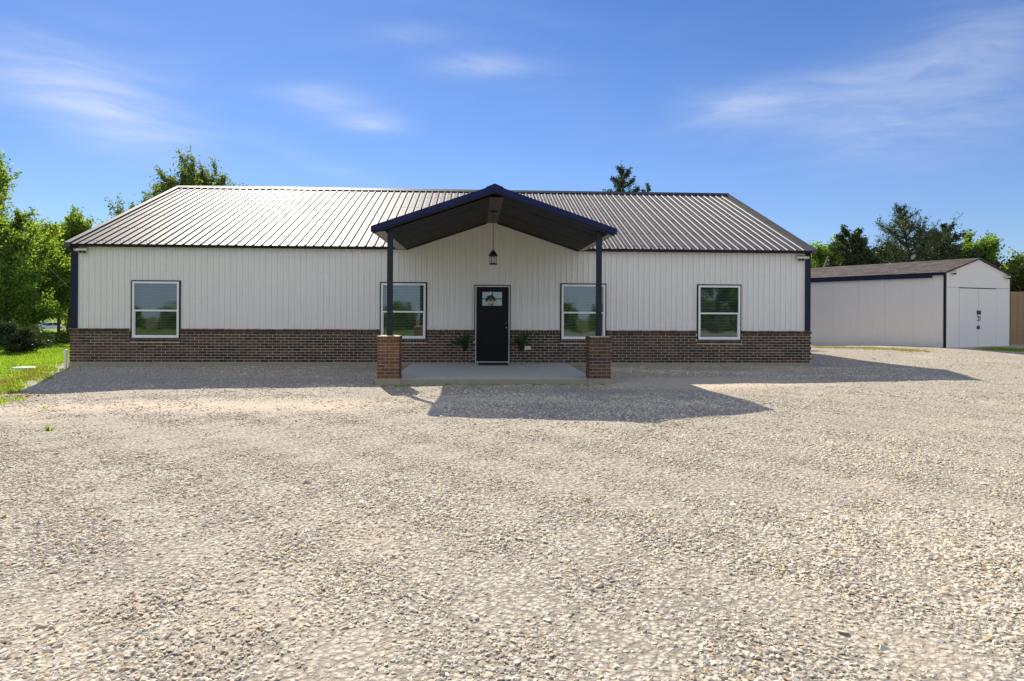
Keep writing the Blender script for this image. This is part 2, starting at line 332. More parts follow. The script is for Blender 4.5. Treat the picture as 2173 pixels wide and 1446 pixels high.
def stone_mesh(seed):
    r = random.Random(seed); bm = bmesh.new(); n = 11
    for _ in range(n):
        v = Vector((r.gauss(0, 1), r.gauss(0, 1), r.gauss(0, 1))).normalized()
        bm.verts.new((v.x*r.uniform(.8, 1.1), v.y*r.uniform(.6, .85), v.z*r.uniform(.26, .42)))
    res = bmesh.ops.convex_hull(bm, input=bm.verts)
    vs = [v.co.copy() for v in bm.verts]; fs = [[v.index for v in f.verts] for f in bm.faces]
    bm.verts.index_update(); fs = [[v.index for v in f.verts] for f in bm.faces]; bm.free()
    return vs, fs
stones = [src_mesh('stone_shape', *stone_mesh(i), M_stone) for i in range(8)]
def scatter(name, P, ROT, SCL, IDX, sources, mat_label=None):
    n = len(P); me = bpy.data.meshes.new(name); me.vertices.add(n); me.vertices.foreach_set('co', P.astype(np.float32).ravel())
    for an, ty, dat in (('rot', 'FLOAT_VECTOR', ROT), ('scl', 'FLOAT_VECTOR', SCL)):
        a = me.attributes.new(an, ty, 'POINT'); a.data.foreach_set('vector', dat.astype(np.float32).ravel())
    a = me.attributes.new('pick', 'INT', 'POINT'); a.data.foreach_set('value', IDX.astype(np.int32))
    o = bpy.data.objects.new(name, me); C.objects.link(o)
    ng = bpy.data.node_groups.new(name, 'GeometryNodeTree')
    ng.interface.new_socket('Geometry', in_out='INPUT', socket_type='NodeSocketGeometry'); ng.interface.new_socket('Geometry', in_out='OUTPUT', socket_type='NodeSocketGeometry')
    gi = ng.nodes.new('NodeGroupInput'); go = ng.nodes.new('NodeGroupOutput'); L = ng.links.new
    g2i = ng.nodes.new('GeometryNodeGeometryToInstance')
    for s_ in reversed(sources):
        oin = ng.nodes.new('GeometryNodeObjectInfo'); oin.inputs['Object'].default_value = s_; L(oin.outputs['Geometry'], g2i.inputs[0])
    iop = ng.nodes.new('GeometryNodeInstanceOnPoints'); iop.inputs['Pick Instance'].default_value = True
    def named(nm, ty):
        na = ng.nodes.new('GeometryNodeInputNamedAttribute'); na.data_type = ty; na.inputs['Name'].default_value = nm; return na.outputs[0]
    L(gi.outputs[0], iop.inputs['Points']); L(g2i.outputs[0], iop.inputs['Instance']); L(named('pick', 'INT'), iop.inputs['Instance Index'])
    e2r = ng.nodes.new('FunctionNodeEulerToRotation'); L(named('rot', 'FLOAT_VECTOR'), e2r.inputs[0]); L(e2r.outputs[0], iop.inputs['Rotation'])
    L(named('scl', 'FLOAT_VECTOR'), iop.inputs['Scale']); L(iop.outputs[0], go.inputs[0])
    md = o.modifiers.new('scatter', 'NODES'); md.node_group = ng
    return o
rng = np.random.default_rng(11)
def hnoise(x, y, s, seed):      # smooth value noise for patchiness
    r_ = np.random.default_rng(seed); G = r_.random((64, 64)); u = (x/s) % 63; v = (y/s) % 63; iu = u.astype(int); iv = v.astype(int); fu = u-iu; fv = v-iv
    fu = fu*fu*(3-2*fu); fv = fv*fv*(3-2*fv)
    return (G[iu, iv]*(1-fu)*(1-fv)+G[(iu+1) % 64, iv]*fu*(1-fv)+G[iu, (iv+1) % 64]*(1-fu)*fv+G[(iu+1) % 64, (iv+1) % 64]*fu*fv)
def wedge(n, d0, d1, half=.88, extra=1.2):
    d = np.sqrt(rng.random(n)*(d1*d1-d0*d0)+d0*d0); u = rng.uniform(-1, 1, n)*(half*d+extra)
    return np.stack([CAM[0]+Fv[0]*d+Rv[0]*u, CAM[1]+Fv[1]*d+Rv[1]*u], -1)
Ps = []; Ss = []
for d0, d1, dens, s0, s1 in ((2.6, 5.5, 6400, .006, .027), (5.5, 9, 3900, .0078, .027), (9, 14, 1100, .012, .030), (14, 21, 240, .015, .032), (21, 34, 40, .02, .04)):
    area = .88*(d1*d1-d0*d0)+2.4*(d1-d0); n = int(area*dens)
    xy = wedge(n, d0, d1); big = rng.random(n)**3.4; s = s0+(s1-s0)*big
    nn = hnoise(xy[:, 0]+100, xy[:, 1]+100, 1.1, 5)*.6+hnoise(xy[:, 0]+100, xy[:, 1]+100, .4, 6)*.4
    keep = rng.random(n) < np.clip(.55+1.1*(nn-.3), .35, 1)
    s = s*(0.75+.6*nn)
    tr_ = hnoise(xy[:, 0]*.35+xy[:, 1]*.9+200, xy[:, 0]*.12+200, .9, 9); lg = hnoise(xy[:, 0]+300, xy[:, 1]+300, 3.1, 12)   # wheel worn drifts
    wr_ = np.clip((tr_*.6+lg*.6-.52)*2.6, 0, 1); keep &= rng.random(n) < 1-.55*wr_; s = s*(1-.28*wr_); s = np.where((rng.random(n) < .0035), s*1.9, s)
    x, y = xy[:, 0], xy[:, 1]
    keep &= ~((y > -.08) & (x > -12) & (x < 10.5) & (y < 15)); keep &= ~((y > -4.85) & (y < .1) & (x > -2.35) & (x < 3.2))
    keep &= (x+.40*y+rng.normal(0, .25, n)) > -12.1
    keep &= y < 15.5
    strip = ((np.abs(y+7.8+rng.normal(0, .3, n)) < 1.15) & (x < -1.5+rng.normal(0, .8, n))) | (((x-5.2)/2.6)**2+((y+4.6)/1.3)**2 < 1+rng.normal(0, .2, n)); keep &= ~(strip & (rng.random(n) < .75))
    Ps.append(xy[keep]); Ss.append(s[keep])
P2 = np.concatenate(Ps); S = np.concatenate(Ss); n = len(P2)
hz = S*rng.uniform(-.05, .25, n)
P3 = np.concatenate([P2, (zg(P2[:, 0], P2[:, 1])+hz)[:, None]], 1)
# a few stones kicked up onto the slab and drifted against the foundation
k_ = 260; qx = rng.uniform(-1.7, 2.6, k_); qy = -4.64+np.abs(rng.normal(0, .35, k_)); qx = np.concatenate([qx, rng.uniform(-11.6, -2.4, 700), rng.uniform(3.2, 10.1, 560)]); qy = np.concatenate([qy, -.02-np.abs(rng.normal(0, .10, 1260))])
qs = rng.uniform(.007, .02, len(qx)); qs[k_:] *= 1.5; qz = np.where(np.arange(len(qx)) < k_, -.012+.2*qs, zg(qx, qy)+.01)
P3 = np.concatenate([P3, np.stack([qx, qy, qz], -1)]); S = np.concatenate([S, qs]); n = len(S)
ROT = np.stack([rng.normal(0, .2, n), rng.normal(0, .2, n), rng.random(n)*6.283], -1)
SCL = np.stack([S*rng.uniform(.8, 1.35, n), S*rng.uniform(.75, 1.15, n), S*rng.uniform(.7, 1.25, n)], -1)
gravel = scatter('gravel', P3, ROT, SCL, rng.integers(0, 8, n), stones)
tag(gravel, 'loose pale limestone gravel covering the whole drive in front of the house', 'gravel', kind='stuff')
# grass tufts
def tuft(seed, h, n, spread, mat):
    r = random.Random(seed); m = MB()
    for _ in range(n):
        a = r.uniform(0, 6.283); x, y = r.gauss(0, spread), r.gauss(0, spread); l = h*r.uniform(.6, 1.2); b_ = r.uniform(.2, .7)*l; w = r.uniform(.003, .006)
        dx, dy = math.cos(a), math.sin(a); px, py = -dy*w, dx*w
        p0 = (x-px, y-py, 0); p1 = (x+px, y+py, 0); q = (x+dx*b_*.4, y+dy*b_*.4, l*.6)
        m.quad(p0, p1, (q[0]+px*.8, q[1]+py*.8, q[2]), (q[0]-px*.8, q[1]-py*.8, q[2])); m.quad((q[0]-px*.8, q[1]-py*.8, q[2]), (q[0]+px*.8, q[1]+py*.8, q[2]), (x+dx*b_, y+dy*b_, l))
    return src_mesh('tuft_shape', m.v, m.f, mat)
tufts = [tuft(i, .07, 26, .05, M_grass) for i in range(5)]
n = 26000
x = rng.uniform(-34, -8.5, n); y = rng.uniform(-8, 34, n)*1.0
lim = x+.40*np.minimum(y, 1)
dd = np.hypot(x, y+20)
jit = rng.normal(0, .22, n)+np.where(rng.random(n) < .12, rng.uniform(-.7, 0, n), 0)+.35*np.sin(y*2.1)*np.sin(y*.9+1)
keep = (x+.40*y+jit < -12.1) & (x < -11.95) | ((x+.40*y+jit < -12.1) & (y < -.5))
keep &= x > -(y+20.5)*.86-1.5
x, y = x[keep], y[keep]; n = len(x)
P3 = np.stack([x, y, zg(x, y)], -1); s = rng.uniform(.7, 1.5, n)
lawn_o = scatter('lawn_grass', P3, np.stack([np.zeros(n), np.zeros(n), rng.random(n)*6.28], -1), np.stack([s*1.3, s*1.3, s], -1), rng.integers(0, 5, n), tufts)
tag(lawn_o, 'bright sunlit green lawn grass left of the house', 'grass', kind='stuff')
M_dry = leafmat('dry_blade', [(0, (.26, .24, .06)), (.5, (.36, .30, .09)), (1, (.45, .36, .15))], .4, 1.3)
dry = [tuft(20+i, .06, 22, .05, M_dry) for i in range(3)]
n = 1500; y = rng.uniform(-8, .2, n); x = -12.1-.40*y+rng.normal(-.42, .16, n)-.35*np.sin(y*2.1)*np.sin(y*.9+1)
k_ = (x < -11.95) | (y < -.5); x, y = x[k_], y[k_]; n = len(x); s = rng.uniform(.5, 1.2, n)
tag(scatter('dry_grass', np.stack([x, y, zg(x, y)], -1), np.stack([x*0, x*0, rng.random(n)*6.28], -1), np.stack([s*1.2, s*1.2, s], -1), rng.integers(0, 3, n), dry), 'straw coloured dry grass along the ragged edge of the lawn', 'grass', kind='stuff')
def tuft_strip(name, a, b_, n, sd_, src, label, s0, s1):
    u = rng.random(n); a = np.array(a); b_ = np.array(b_); P = a[None]+(b_-a)[None]*u[:, None]+rng.normal(0, sd_, (n, 2)); s = rng.uniform(s0, s1, n)
    tag(scatter(name, np.stack([P[:, 0], P[:, 1], zg(P[:, 0], P[:, 1])], -1), np.stack([u*0, u*0, rng.random(n)*6.28], -1), np.stack([s, s, s], -1), rng.integers(0, 3, n), src), label, 'grass', kind='stuff')
tuft_strip('shed_front_grass', at(2105, 741, z=.2)[:2], at(2190, 744, z=.2)[:2], 420, .22, tufts, 'short green grass patch at the foot of the shed corner and fence', .7, 1.5)
tuft_strip('shed_side_grass', at(1735, 737, z=.08)[:2], at(1960, 743, z=.2)[:2], 420, .22, dry, 'dry yellowed grass strip along the long side of the shed', .4, 1.0)
# weeds: three little ones out in the gravel, sparse ones along the slab
def weed(px, py, s, label, mat=None, n=16):
    p = at(px, py, z=-.1); z = float(zg(p[0], p[1])); p = at(px, py, z=z); r = random.Random(int(px)); m = MB()
    for _ in range(n):
        a = r.uniform(0, 6.283); l = s*r.uniform(.5, 1.1); w = l*.16; dx, dy = math.cos(a), math.sin(a); e = r.uniform(.15, .7)
        b0 = Vector((r.gauss(0, s*.35), r.gauss(0, s*.2), 0)); t0 = b0+Vector((dx*l*(1-e), dy*l*(1-e), l*e)); md = (b0+t0)/2+Vector((-dy*w, dx*w, l*.1)); md2 = (b0+t0)/2+Vector((dy*w, -dx*w, l*.1))
        m.quad(tuple(b0), tuple(md), tuple(t0), tuple(md2))
    o = m.build('weed', mat or M_grass); o.location = (p[0], p[1], z); return tag(o, label, 'weed')
weed(95, 868, .09, 'small green weed sprouting in the bare tan strip at far left')
weed(103, 914, .11, 'low spreading green weed in the gravel, nearer the camera at far left', n=26)
weed(1075, 776, .04, 'tiny weed at the porch edge')if False else None
ns = 150; xs = rng.uniform(-2.1, 3.0, ns); ys = -4.78-np.abs(rng.normal(0, .18, ns)); ss = rng.uniform(.2, .5, ns)
wd = scatter('slab_edge_weeds', np.stack([xs, ys, zg(xs, ys)], -1), np.stack([xs*0, xs*0, rng.random(ns)*6.28], -1), np.stack([ss, ss, ss], -1), rng.integers(0, 5, ns), tufts[:5])
tag(wd, 'sparse short weeds growing along the front edge of the porch slab', 'weeds', kind='stuff')
# dead leaves at the far left
M_dleaf = simple('dead_leaf', (.30, .13, .03), .8, var=.4, scale=30)
m = MB(); r = random.Random(3)
for _ in range(150):
    p = at(r.gauss(45, 35), r.gauss(841, 3.5), z=-.27); z = float(zg(p[0], p[1])); a = r.uniform(0, 6.28); w = r.uniform(.015, .035)
    dx, dy = math.cos(a)*w, math.sin(a)*w
    m.quad((p[0]-dx, p[1]-dy, z+.012), (p[0]+dy*.6, p[1]-dx*.6, z+.03), (p[0]+dx, p[1]+dy, z+.02), (p[0]-dy*.6, p[1]+dx*.6, z+.01))
tag(m.build('dead_leaves', M_dleaf), 'scattered orange brown dead leaves on the gravel by the lawn corner', 'leaves', kind='stuff')

# ---------------------------------------------------------------- the house
XL, XR = -11.70, 10.135; HB = .97; ZE = 3.36; YS = .085
house = thing('house', (0, 0, 0), 0, 'long low white metal sided house with brown brick base and ribbed metal roof', 'house')
WINS = [(-10.0, -8.61), (-2.86, -1.485), (2.487, 3.869), (6.634, 7.985)]; WZ0, WZ1 = .68, 2.365
DX0, DX1, DZ1 = -.078, .998, 2.297
RUN = 7.2; RIDGE = 6.28; DEPTH = 14.5
SLOPE = (RIDGE-3.40)/(RUN+.12)
def roofz(y): return 3.40+SLOPE*(y+.12)
# foundation and floor slab
part('foundation', M_found, house, (XL-.02, -2.25+.001, -.02, .3, -.6, -.001), (3.05, XR+.02, -.02, .3, -.6, -.001), (-2.25, 3.05, .0, .3, -.6, -.004), (XL-.02, XL+.3, .3, DEPTH, -.6, -.001), (XR-.3, XR+.02, .3, DEPTH, -.6, -.001))
mb = MB(); mb.box(-1.9, 2.68, -4.66, -.0, -.5, -.012); slab = mb.build('porch_slab', M_conc, house)
mb = MB(); mb.box(-1.92, 2.7, -4.70, -4.663, -.5, -.02); mb.build('slab_edge', M_found, slab)
# brick wainscot: mortar bed with recessed joints
skirt = MB()
def xspans(z0, z1):
    """free x intervals for a course between z0 and z1"""
    cuts = [(DX0, DX1)]
    for a, b_ in WINS:
        if z1 > WZ0-.095: cuts.append((a-.012, b_+.012))
    cuts.sort(); out = []; x = XL
    for a, b_ in cuts: out.append((x, a)); x = b_
    out.append((x, XR)); return out
for a, b_ in xspans(0, .5): skirt.box(a+.006, b_-.006, .006, .12, 0, WZ0-.1)
for a, b_ in xspans(.6, .9): skirt.box(a+.006, b_-.006, .006, .12, WZ0-.1, HB-.01)
for a, b_ in WINS: skirt.box(a-.006, b_+.006, .009, .12, WZ0-.1, WZ0-.012)
skirt.box(XL+.009, XL+.12, .12, DEPTH-.1, 0, HB-.01); skirt.box(XR-.12, XR-.009, .12, DEPTH-.1, 0, HB-.01)
skirt = skirt.build('brick_wainscot', M_mortar, house)
brick_list = []          # x0,x1,z0,z1
NR = 11; RH = (HB-.09)/NR; PITCH = .2345
br = random.Random(5)
for i in range(NR):
    z0 = i*RH+.006; z1 = (i+1)*RH-.006; off = (i % 2)*PITCH/2
    for a, b_ in xspans(z0, z1):
        k = math.floor((a-XL-off)/PITCH); x = XL+off+k*PITCH
        while x < b_-.02:
            j = br.uniform(-.004, .004); x0 = max(x+.006+j, a+.001); x1 = min(x+PITCH-.006+j*.5, b_-.001)
            if x1-x0 > .03: brick_list.append((x0, x1, z0+br.uniform(-.0015, .0015), z1+br.uniform(-.0015, .0015)))
            x += PITCH
BMATS = BR
def pick_brick(x, z, r):
    w = [3, 3, 2.2, 1.6, 1.6, 1.8] if x < -5 else [1.6, 2.6, 3, .9, 2, 3]
    return r.choices(range(6), w)[0]
brick_list.sort(key=lambda q: q[0])
cache = {}
def brick_obj(x0, x1, y0, y1, z0, z1, mat, parent):
    L = max(.02, round((x1-x0)/.004)*.004); Dp = round(y1-y0, 3); Hh = round((z1-z0)/.002)*.002; key = (L, Dp, Hh, mat.name)
    if key not in cache:
        m = MB(); c = .003
        m.prism([(0, c), (c, 0), (L-c, 0), (L, c), (L, Hh-c), (L-c, Hh), (c, Hh), (0, Hh-c)], 0, Dp); cache[key] = mesh_from(m.v, m.f, [mat])
    o = bpy.data.objects.new('brick', cache[key]); C.objects.link(o); o.location = (x0, y0, z0); o.parent = parent; return o
rest = MB(); brn = random.Random(9)
for i, (x0, x1, z0, z1) in enumerate(brick_list):
    mi = pick_brick(x0, z0, brn); yo = brn.uniform(-.003, .002)
    if i < 300: brick_obj(x0, x1, yo, .05+0*yo, z0, z1, BR[mi], skirt)
    else:
        rest.cur = mi; rest.prism([(x0, z0+.003), (x0+.003, z0), (x1-.003, z0), (x1, z0+.003), (x1, z1-.003), (x1-.003, z1), (x0+.003, z1), (x0, z1-.003)], yo, .05)
# side walls (seen only at a glancing angle)
for i in range(NR):
    for X0, X1 in ((XL-.001, XL+.03), (XR-.03, XR+.001)):
        y = .13+(i % 2)*.115
        while y < DEPTH-.3: rest.cur = brn.randrange(6); rest.box(X0, X1, y, y+PITCH-.01, i*RH+.005, (i+1)*RH-.005); y += PITCH
tag(rest.build('wall_bricks', BR, skirt), kind='stuff')
cap = MB(); x = XL-.025; cr = random.Random(2)
spans = []
for a, b_ in xspans(.9, .97): spans.append((a, b_))
for a, b_ in spans:
    x = a-.02 if a == XL else a+.002; e = b_+.02 if b_ == XR else b_
    while x+.04 < e:
        w = min(.078, e-x); cap.cur = cr.choices(range(6), [2, 3, 3, 1, 2, 2])[0]; dz = cr.uniform(-.003, .003)
        M_ = Matrix.Identity(4)
        b0 = len(cap.v); y0 = -.022+cr.uniform(-.003, .003); z0 = HB-.088; z1 = HB-.008+dz
        cap.v += [(x, y0, z0), (x+w, y0, z0), (x+w, .12, z0), (x, .12, z0), (x, y0, z1-.012), (x+w, y0, z1-.012), (x+w, .12, z1+.012), (x, .12, z1+.012)]
        for f in ((0, 3, 2, 1), (4, 5, 6, 7), (0, 1, 5, 4), (1, 2, 6, 5), (2, 3, 7, 6), (3, 0, 4, 7)): cap.f.append(tuple(b0+k for k in f)); cap.mi.append(cap.cur)
        x += .0895
for a, b_ in WINS:
    x = a-.01
    while x+.03 < b_+.02:
        cap.cur = cr.randrange(6); cap.box(x, x+.074, -.012+cr.uniform(-.003, .003), .09, WZ0-.092, WZ0-.016); x += .0845
capo = cap.build('cap_bricks', BR, skirt); tag(capo, kind='stuff')
# ribbed wall siding in sheets about a metre wide
CE = (-2.09, 3.02); CT = (.28, .59, 4.143); CEZ = 3.335   # porch ceiling meets the wall here
def topz(x):
    if x <= CE[0] or x >= CE[1]: return ZE
    if x < CT[0]: return CEZ+(CT[2]-CEZ)*(x-CE[0])/(CT[0]-CE[0])
    if x <= CT[1]: return CT[2]
    return CEZ+(CT[2]-CEZ)*(CE[1]-x)/(CE[1]-CT[1])
wall = thing('siding_wall'); wall.parent = house
RP = .1675; nrib = int((XR-XL)/RP)
ops = [(a-.005, b_+.005, WZ0, WZ1) for a, b_ in WINS]+[(DX0+.01, DX1-.01, 0, DZ1-.01)]
sheets = 22; per = 6
for s_ in range(sheets):
    xa = XL+s_*per*RP; xb = min(XL+(s_+1)*per*RP, XR)
    if xa >= XR: break
    prof = []
    for k in range(per):
        b0 = xa+k*RP
        for dx, dy in ((0, 0), (.062, 0), (.066, -.007), (.078, -.007), (.082, 0), (.135, 0), (.139, -.022), (.154, -.022), (.158, 0)):
            if b0+dx < xb: prof.append((b0+dx, YS+dy))
    prof.append((xb, YS)); brk = sorted({q for o_ in ops for q in o_[:2] if xa < q < xb} | {q for q in (CE[0], CE[1], CT[0], CT[1]) if xa < q < xb})
    pts = sorted(prof+[(q, float(np.interp(q, [p[0] for p in prof], [p[1] for p in prof]))) for q in brk])
    m = MB()
    for (x0, y0), (x1, y1) in zip(pts[:-1], pts[1:]):
        if x1-x0 < 1e-5: continue
        xm = (x0+x1)/2; segs = [(HB-.06, None)]
        for o_ in ops:
            if o_[0] < xm < o_[1]: segs = [(o_[3], None)]
        for z0, _ in segs: m.quad((x0, y0, z0), (x1, y1, z0), (x1, y1, topz(x1)), (x0, y0, topz(x0)))
    m.build('wall_panel', M_siding, wall)
scw = MB(); x = XL+.148-.02
for k in range(nrib):
    xx = XL+k*RP+.100
    for z in (1.06, 1.85, 2.62, 3.26):
        if any(o_[0]-.03 < xx < o_[1]+.03 and o_[2]-.03 < z < o_[3]+.03 for o_ in ops): continue
        scw.box(xx-.006, xx+.006, YS-.006, YS+.002, z-.006, z+.006)
tag(scw.build('wall_screws', M_soffit, wall), kind='stuff')
# trims
part('corner_trim', M_navy, house, (XL+.005, XL+.185, .04, .10, HB-.01, ZE-.03), (XL+.005, XL+.03, .10, .3, HB-.01, ZE-.03))
part('corner_trim', M_navy, house, (XR-.165, XR-.005, .04, .10, HB-.01, ZE-.03), (XR-.03, XR-.005, .10, .3, HB-.01, ZE-.03))
part('side_wall', M_siding, house, (XL+.04, XL+.09, .1, DEPTH-.1, HB-.05, 3.38), (XR-.09, XR-.04, .1, DEPTH-.1, HB-.05, 3.38), (XL+.1, XR-.1, DEPTH-.15, DEPTH-.1, 0, 3.38))
mb = MB()
for xx in (XL+.04, XR-.09): mb.prism([(0, 3.38), (0, 3.381)], 0, 0) if False else None
gm = MB()
for xx in (XL+.05, XR-.08):
    b0 = len(gm.v); gm.v += [(xx, .0, 3.34), (xx+.03, .0, 3.34), (xx, RUN, roofz(RUN)-.06), (xx+.03, RUN, roofz(RUN)-.06), (xx, DEPTH-.1, 3.34), (xx+.03, DEPTH-.1, 3.34)]
    for f in ((0, 2, 4), (1, 5, 3), (0, 1, 3, 2), (2, 3, 5, 4), (0, 4, 5, 1)): gm.f.append(tuple(b0+k for k in f)); gm.mi.append(0)
gm.build('gable_wall', M_siding, house)
part('eave_trim', M_dark, house, (XL-.03, CE[0]+.02, -.10, .10, 3.335, 3.40), (CE[1]-.02, XR+.05, -.10, .10, 3.335, 3.40), (XL+.1, CE[0], -.06, .10, 3.325, 3.334), (CE[1], XR-.1, -.06, .10, 3.325, 3.334))
# main roof
roof = thing('roof'); roof.parent = house
PR = .2475; RX0, RX1 = XL-.05, XR+.06; npan = 22; per = 4
nrm = Vector((0, -SLOPE, 1)).normalized()
def ribprof(x0, x1):
    out = []; x = x0
    while x < x1-1e-4:
        for dx, h_ in ((0, 0), (.030, .0), (.046, .029), (.078, .029), (.085, 0), (.160, 0), (.166, .004), (.180, .004), (.186, 0)):
            if x+dx < x1: out.append((x+dx, h_))
        x += PR
    out.append((x1, 0)); return out
for s_ in range(npan):
    xa = RX0+s_*per*PR; xb = min(xa+per*PR, RX1)
    if xa >= RX1: break
    pf = ribprof(xa, xb); m = MB()
    for (x0, h0), (x1, h1) in zip(pf[:-1], pf[1:]):
        yf = .14 if CE[0]-.02 < (x0+x1)/2 < CE[1]+.02 else -.14
        a = [(x, yf, roofz(yf)+h_/nrm.z) for x, h_ in ((x0, h0), (x1, h1))]; c = [(x, RUN, roofz(RUN)+h_/nrm.z) for x, h_ in ((x0, h0), (x1, h1))]
        m.quad(a[0], a[1], c[1], c[0])
        if (h0 or h1) and yf < 0: m.quad((x0, -.14, roofz(-.14)-.004), (x1, -.14, roofz(-.14)-.004), a[1], a[0])
    m.build('roof_panel', M_roof, roof)
m = MB(); m.quad((RX1, RUN, RIDGE), (RX0, RUN, RIDGE), (RX0, DEPTH+.1, 3.35), (RX1, DEPTH+.1, 3.35)); m.build('rear_roof', M_roof, roof)
m = MB()
for sgn, s1 in ((-1, .22), (1, .22)):
    dz = -SLOPE*s1 if sgn < 0 else -.39*s1
    m.quad((RX0-.01, RUN, RIDGE+.075), (RX1+.01, RUN, RIDGE+.075), (RX1+.01, RUN+sgn*s1, RIDGE+.045+dz), (RX0-.01, RUN+sgn*s1, RIDGE+.045+dz))
m.quad((RX0-.01, RUN-.22, RIDGE+.045-.22*SLOPE), (RX1+.01, RUN-.22, RIDGE+.045-.22*SLOPE), (RX1+.01, RUN-.22, RIDGE-.01-.22*SLOPE), (RX0-.01, RUN-.22, RIDGE-.01-.22*SLOPE))
m.build('ridge_cap', M_dark, roof)
for x0, x1 in ((RX0-.03, RX0+.13), (RX1-.11, RX1+.03)):
    m = MB(); b0 = 0
    m.v = [(x0, -.15, roofz(-.15)-.09), (x1, -.15, roofz(-.15)-.09), (x0, -.15, roofz(-.15)+.042), (x1, -.15, roofz(-.15)+.042), (x0, RUN, RIDGE-.1), (x1, RUN, RIDGE-.1), (x0, RUN, RIDGE+.05), (x1, RUN, RIDGE+.05)]
    m.f = [(0, 1, 3, 2), (2, 3, 7, 6), (0, 2, 6, 4), (1, 5, 7, 3), (0, 4, 5, 1)]; m.mi = [0]*5
    m.build('rake_trim', M_roof, roof)
scr = MB(); rs = random.Random(1)
for yy in (.15, 1.5, 3.0, 4.5, 6.0):
    x = RX0+.25
    while x < RX1-.1:
        for dx in (-.02, .145):
            z = roofz(yy); scr.box(x+dx-.008, x+dx+.008, yy-.008, yy+.008, z-.002, z+.014)
        x += PR*1
tag(scr.build('roof_screws', M_dark, roof), kind='stuff')
# ---- windows
def window(x0, x1, name='window', sticker=False):
    w = thing(name, (x0, 0, WZ0)); w.parent = house; W_, H_ = x1-x0, WZ1-WZ0
    t_ = .035; f = .055
    part('trim', M_dark, w, (0, W_, .045, .10, H_-t_, H_), (0, t_, .045, .10, 0, H_-t_), (W_-t_, W_, .045, .10, 0, H_-t_), (t_, W_-t_, .03, .10, 0, .018))
    a, b_, c, d = t_, W_-t_, .018, H_-t_; mid = c+(d-c)*.485
    part('frame', M_white, w, (a, b_, .030, .13, d-f, d), (a, b_, .022, .13, c, c+f), (a, a+f, .030, .13, c+f, d-f), (b_-f, b_, .030, .13, c+f, d-f), (a+f, b_-f, .036, .12, mid-.024, mid+.024))
    part('lower_sash', M_white, w, (a+f, a+f+.018, .06, .1, c+f, mid-.024), (b_-f-.018, b_-f, .06, .1, c+f, mid-.024), (a+f+.018, b_-f-.018, .06, .1, c+f, c+f+.02))
    for z0, z1, y in ((mid+.024, d-f, .058), (c+f, mid-.024, .085)):
        m = MB(); m.quad((a+f, y, z0), (b_-f, y, z0), (b_-f, y, z1), (a+f, y, z1)); m.build('pane', M_glass, w)
    m = MB(); z = c+f; k = 0; rr = random.Random(int(x0*10))
    while z < d-f:
        ang = .55; dy = .022*math.cos(ang); dz_ = .022*math.sin(ang)
        m.quad((a+f+.005, .15-dy, z-dz_), (b_-f-.005, .15-dy, z-dz_), (b_-f-.005, .15+dy, z+dz_), (a+f+.005, .15+dy, z+dz_)); z += .046
    m.build('blind', M_blind, w)
    part('blind_cord', M_dark, w, (a+f+.11, a+f+.116, .12, .126, c+f+.1, d-f))
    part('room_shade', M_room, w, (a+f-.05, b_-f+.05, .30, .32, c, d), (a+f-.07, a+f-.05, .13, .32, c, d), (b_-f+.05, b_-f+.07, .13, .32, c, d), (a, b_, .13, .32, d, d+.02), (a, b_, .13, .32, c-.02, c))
    if sticker: tag(part('sticker', M_strip, w, (W_*.62, W_*.62+.07, .052, .056, mid+.10, mid+.17)), 'small grey square sticker on the upper pane')
    return w
for i, (a, b_) in enumerate(WINS):
    w = window(a, b_, sticker=(i == 1))
# ---- door
door = thing('door', (0, 0, 0)); door.parent = house
part('door_trim', M_dark, door, (DX0, DX0+.028, .02, .11, 0, DZ1), (DX1-.028, DX1, .02, .11, 0, DZ1), (DX0+.028, DX1-.028, .02, .11, DZ1-.028, DZ1))
part('jamb', M_white, door, (DX0+.028, DX0+.055, .035, .15, 0, DZ1-.028), (DX1-.055, DX1-.028, .035, .15, 0, DZ1-.028), (DX0+.055, DX1-.055, .035, .15, DZ1-.052, DZ1-.028))
sx0, sx1, sz1 = DX0+.055, DX1-.055, DZ1-.052
la, lb = at(1023.6, 620, y=.09)[0], at(1065.4, 620, y=.09)[0]; lz1, lz0 = at(1040, 619.9, y=.09)[2], at(1040, 649.2, y=.09)[2]; xm = (la+lb)/2; zm = (lz0+lz1)/2; g = .012
part('door_slab', M_door, door, (sx0, la, .09, .135, .04, sz1), (lb, sx1, .09, .135, .04, sz1), (la, lb, .09, .135, .04, lz0), (la, lb, .09, .135, lz1, sz1), (xm-g, xm+g, .092, .13, lz0, lz1), (la, xm-g, .092, .13, zm-g, zm+g), (xm+g, lb, .092, .13, zm-g, zm+g))
m = MB()   # raised panel mouldings below the lites
for x0, x1, z0, z1 in ((sx0+.12, (sx0+sx1)/2-.04, .25, 1.35), ((sx0+sx1)/2+.04, sx1-.12, .25, 1.35)):
    for q in ((x0, x1, z0, z0+.012), (x0, x1, z1-.012, z1), (x0, x0+.012, z0, z1), (x1-.012, x1, z0, z1)): m.box(q[0], q[1], .0865, .09, q[2], q[3])
m.box(la-.05, lb+.05, .080, .09, lz0-.075, lz0-.05)
m.build('moulding', M_door, door)
for a, b_ in ((la, xm-g), (xm+g, lb)):
    for c, d in ((lz0, zm-g), (zm+g, lz1)):
        m = MB(); m.quad((a, .11, c), (b_, .11, c), (b_, .11, d), (a, .11, d)); m.build('door_pane', M_glass, door)
part('curtain', simple('curtain_cloth', (.6, .63, .5), .9), door, (la-.02, lb+.02, .15, .17, lz0-.02, lz1+.02))
part('threshold', M_steel, door, (sx0, sx1, .0, .15, -.003, .03))
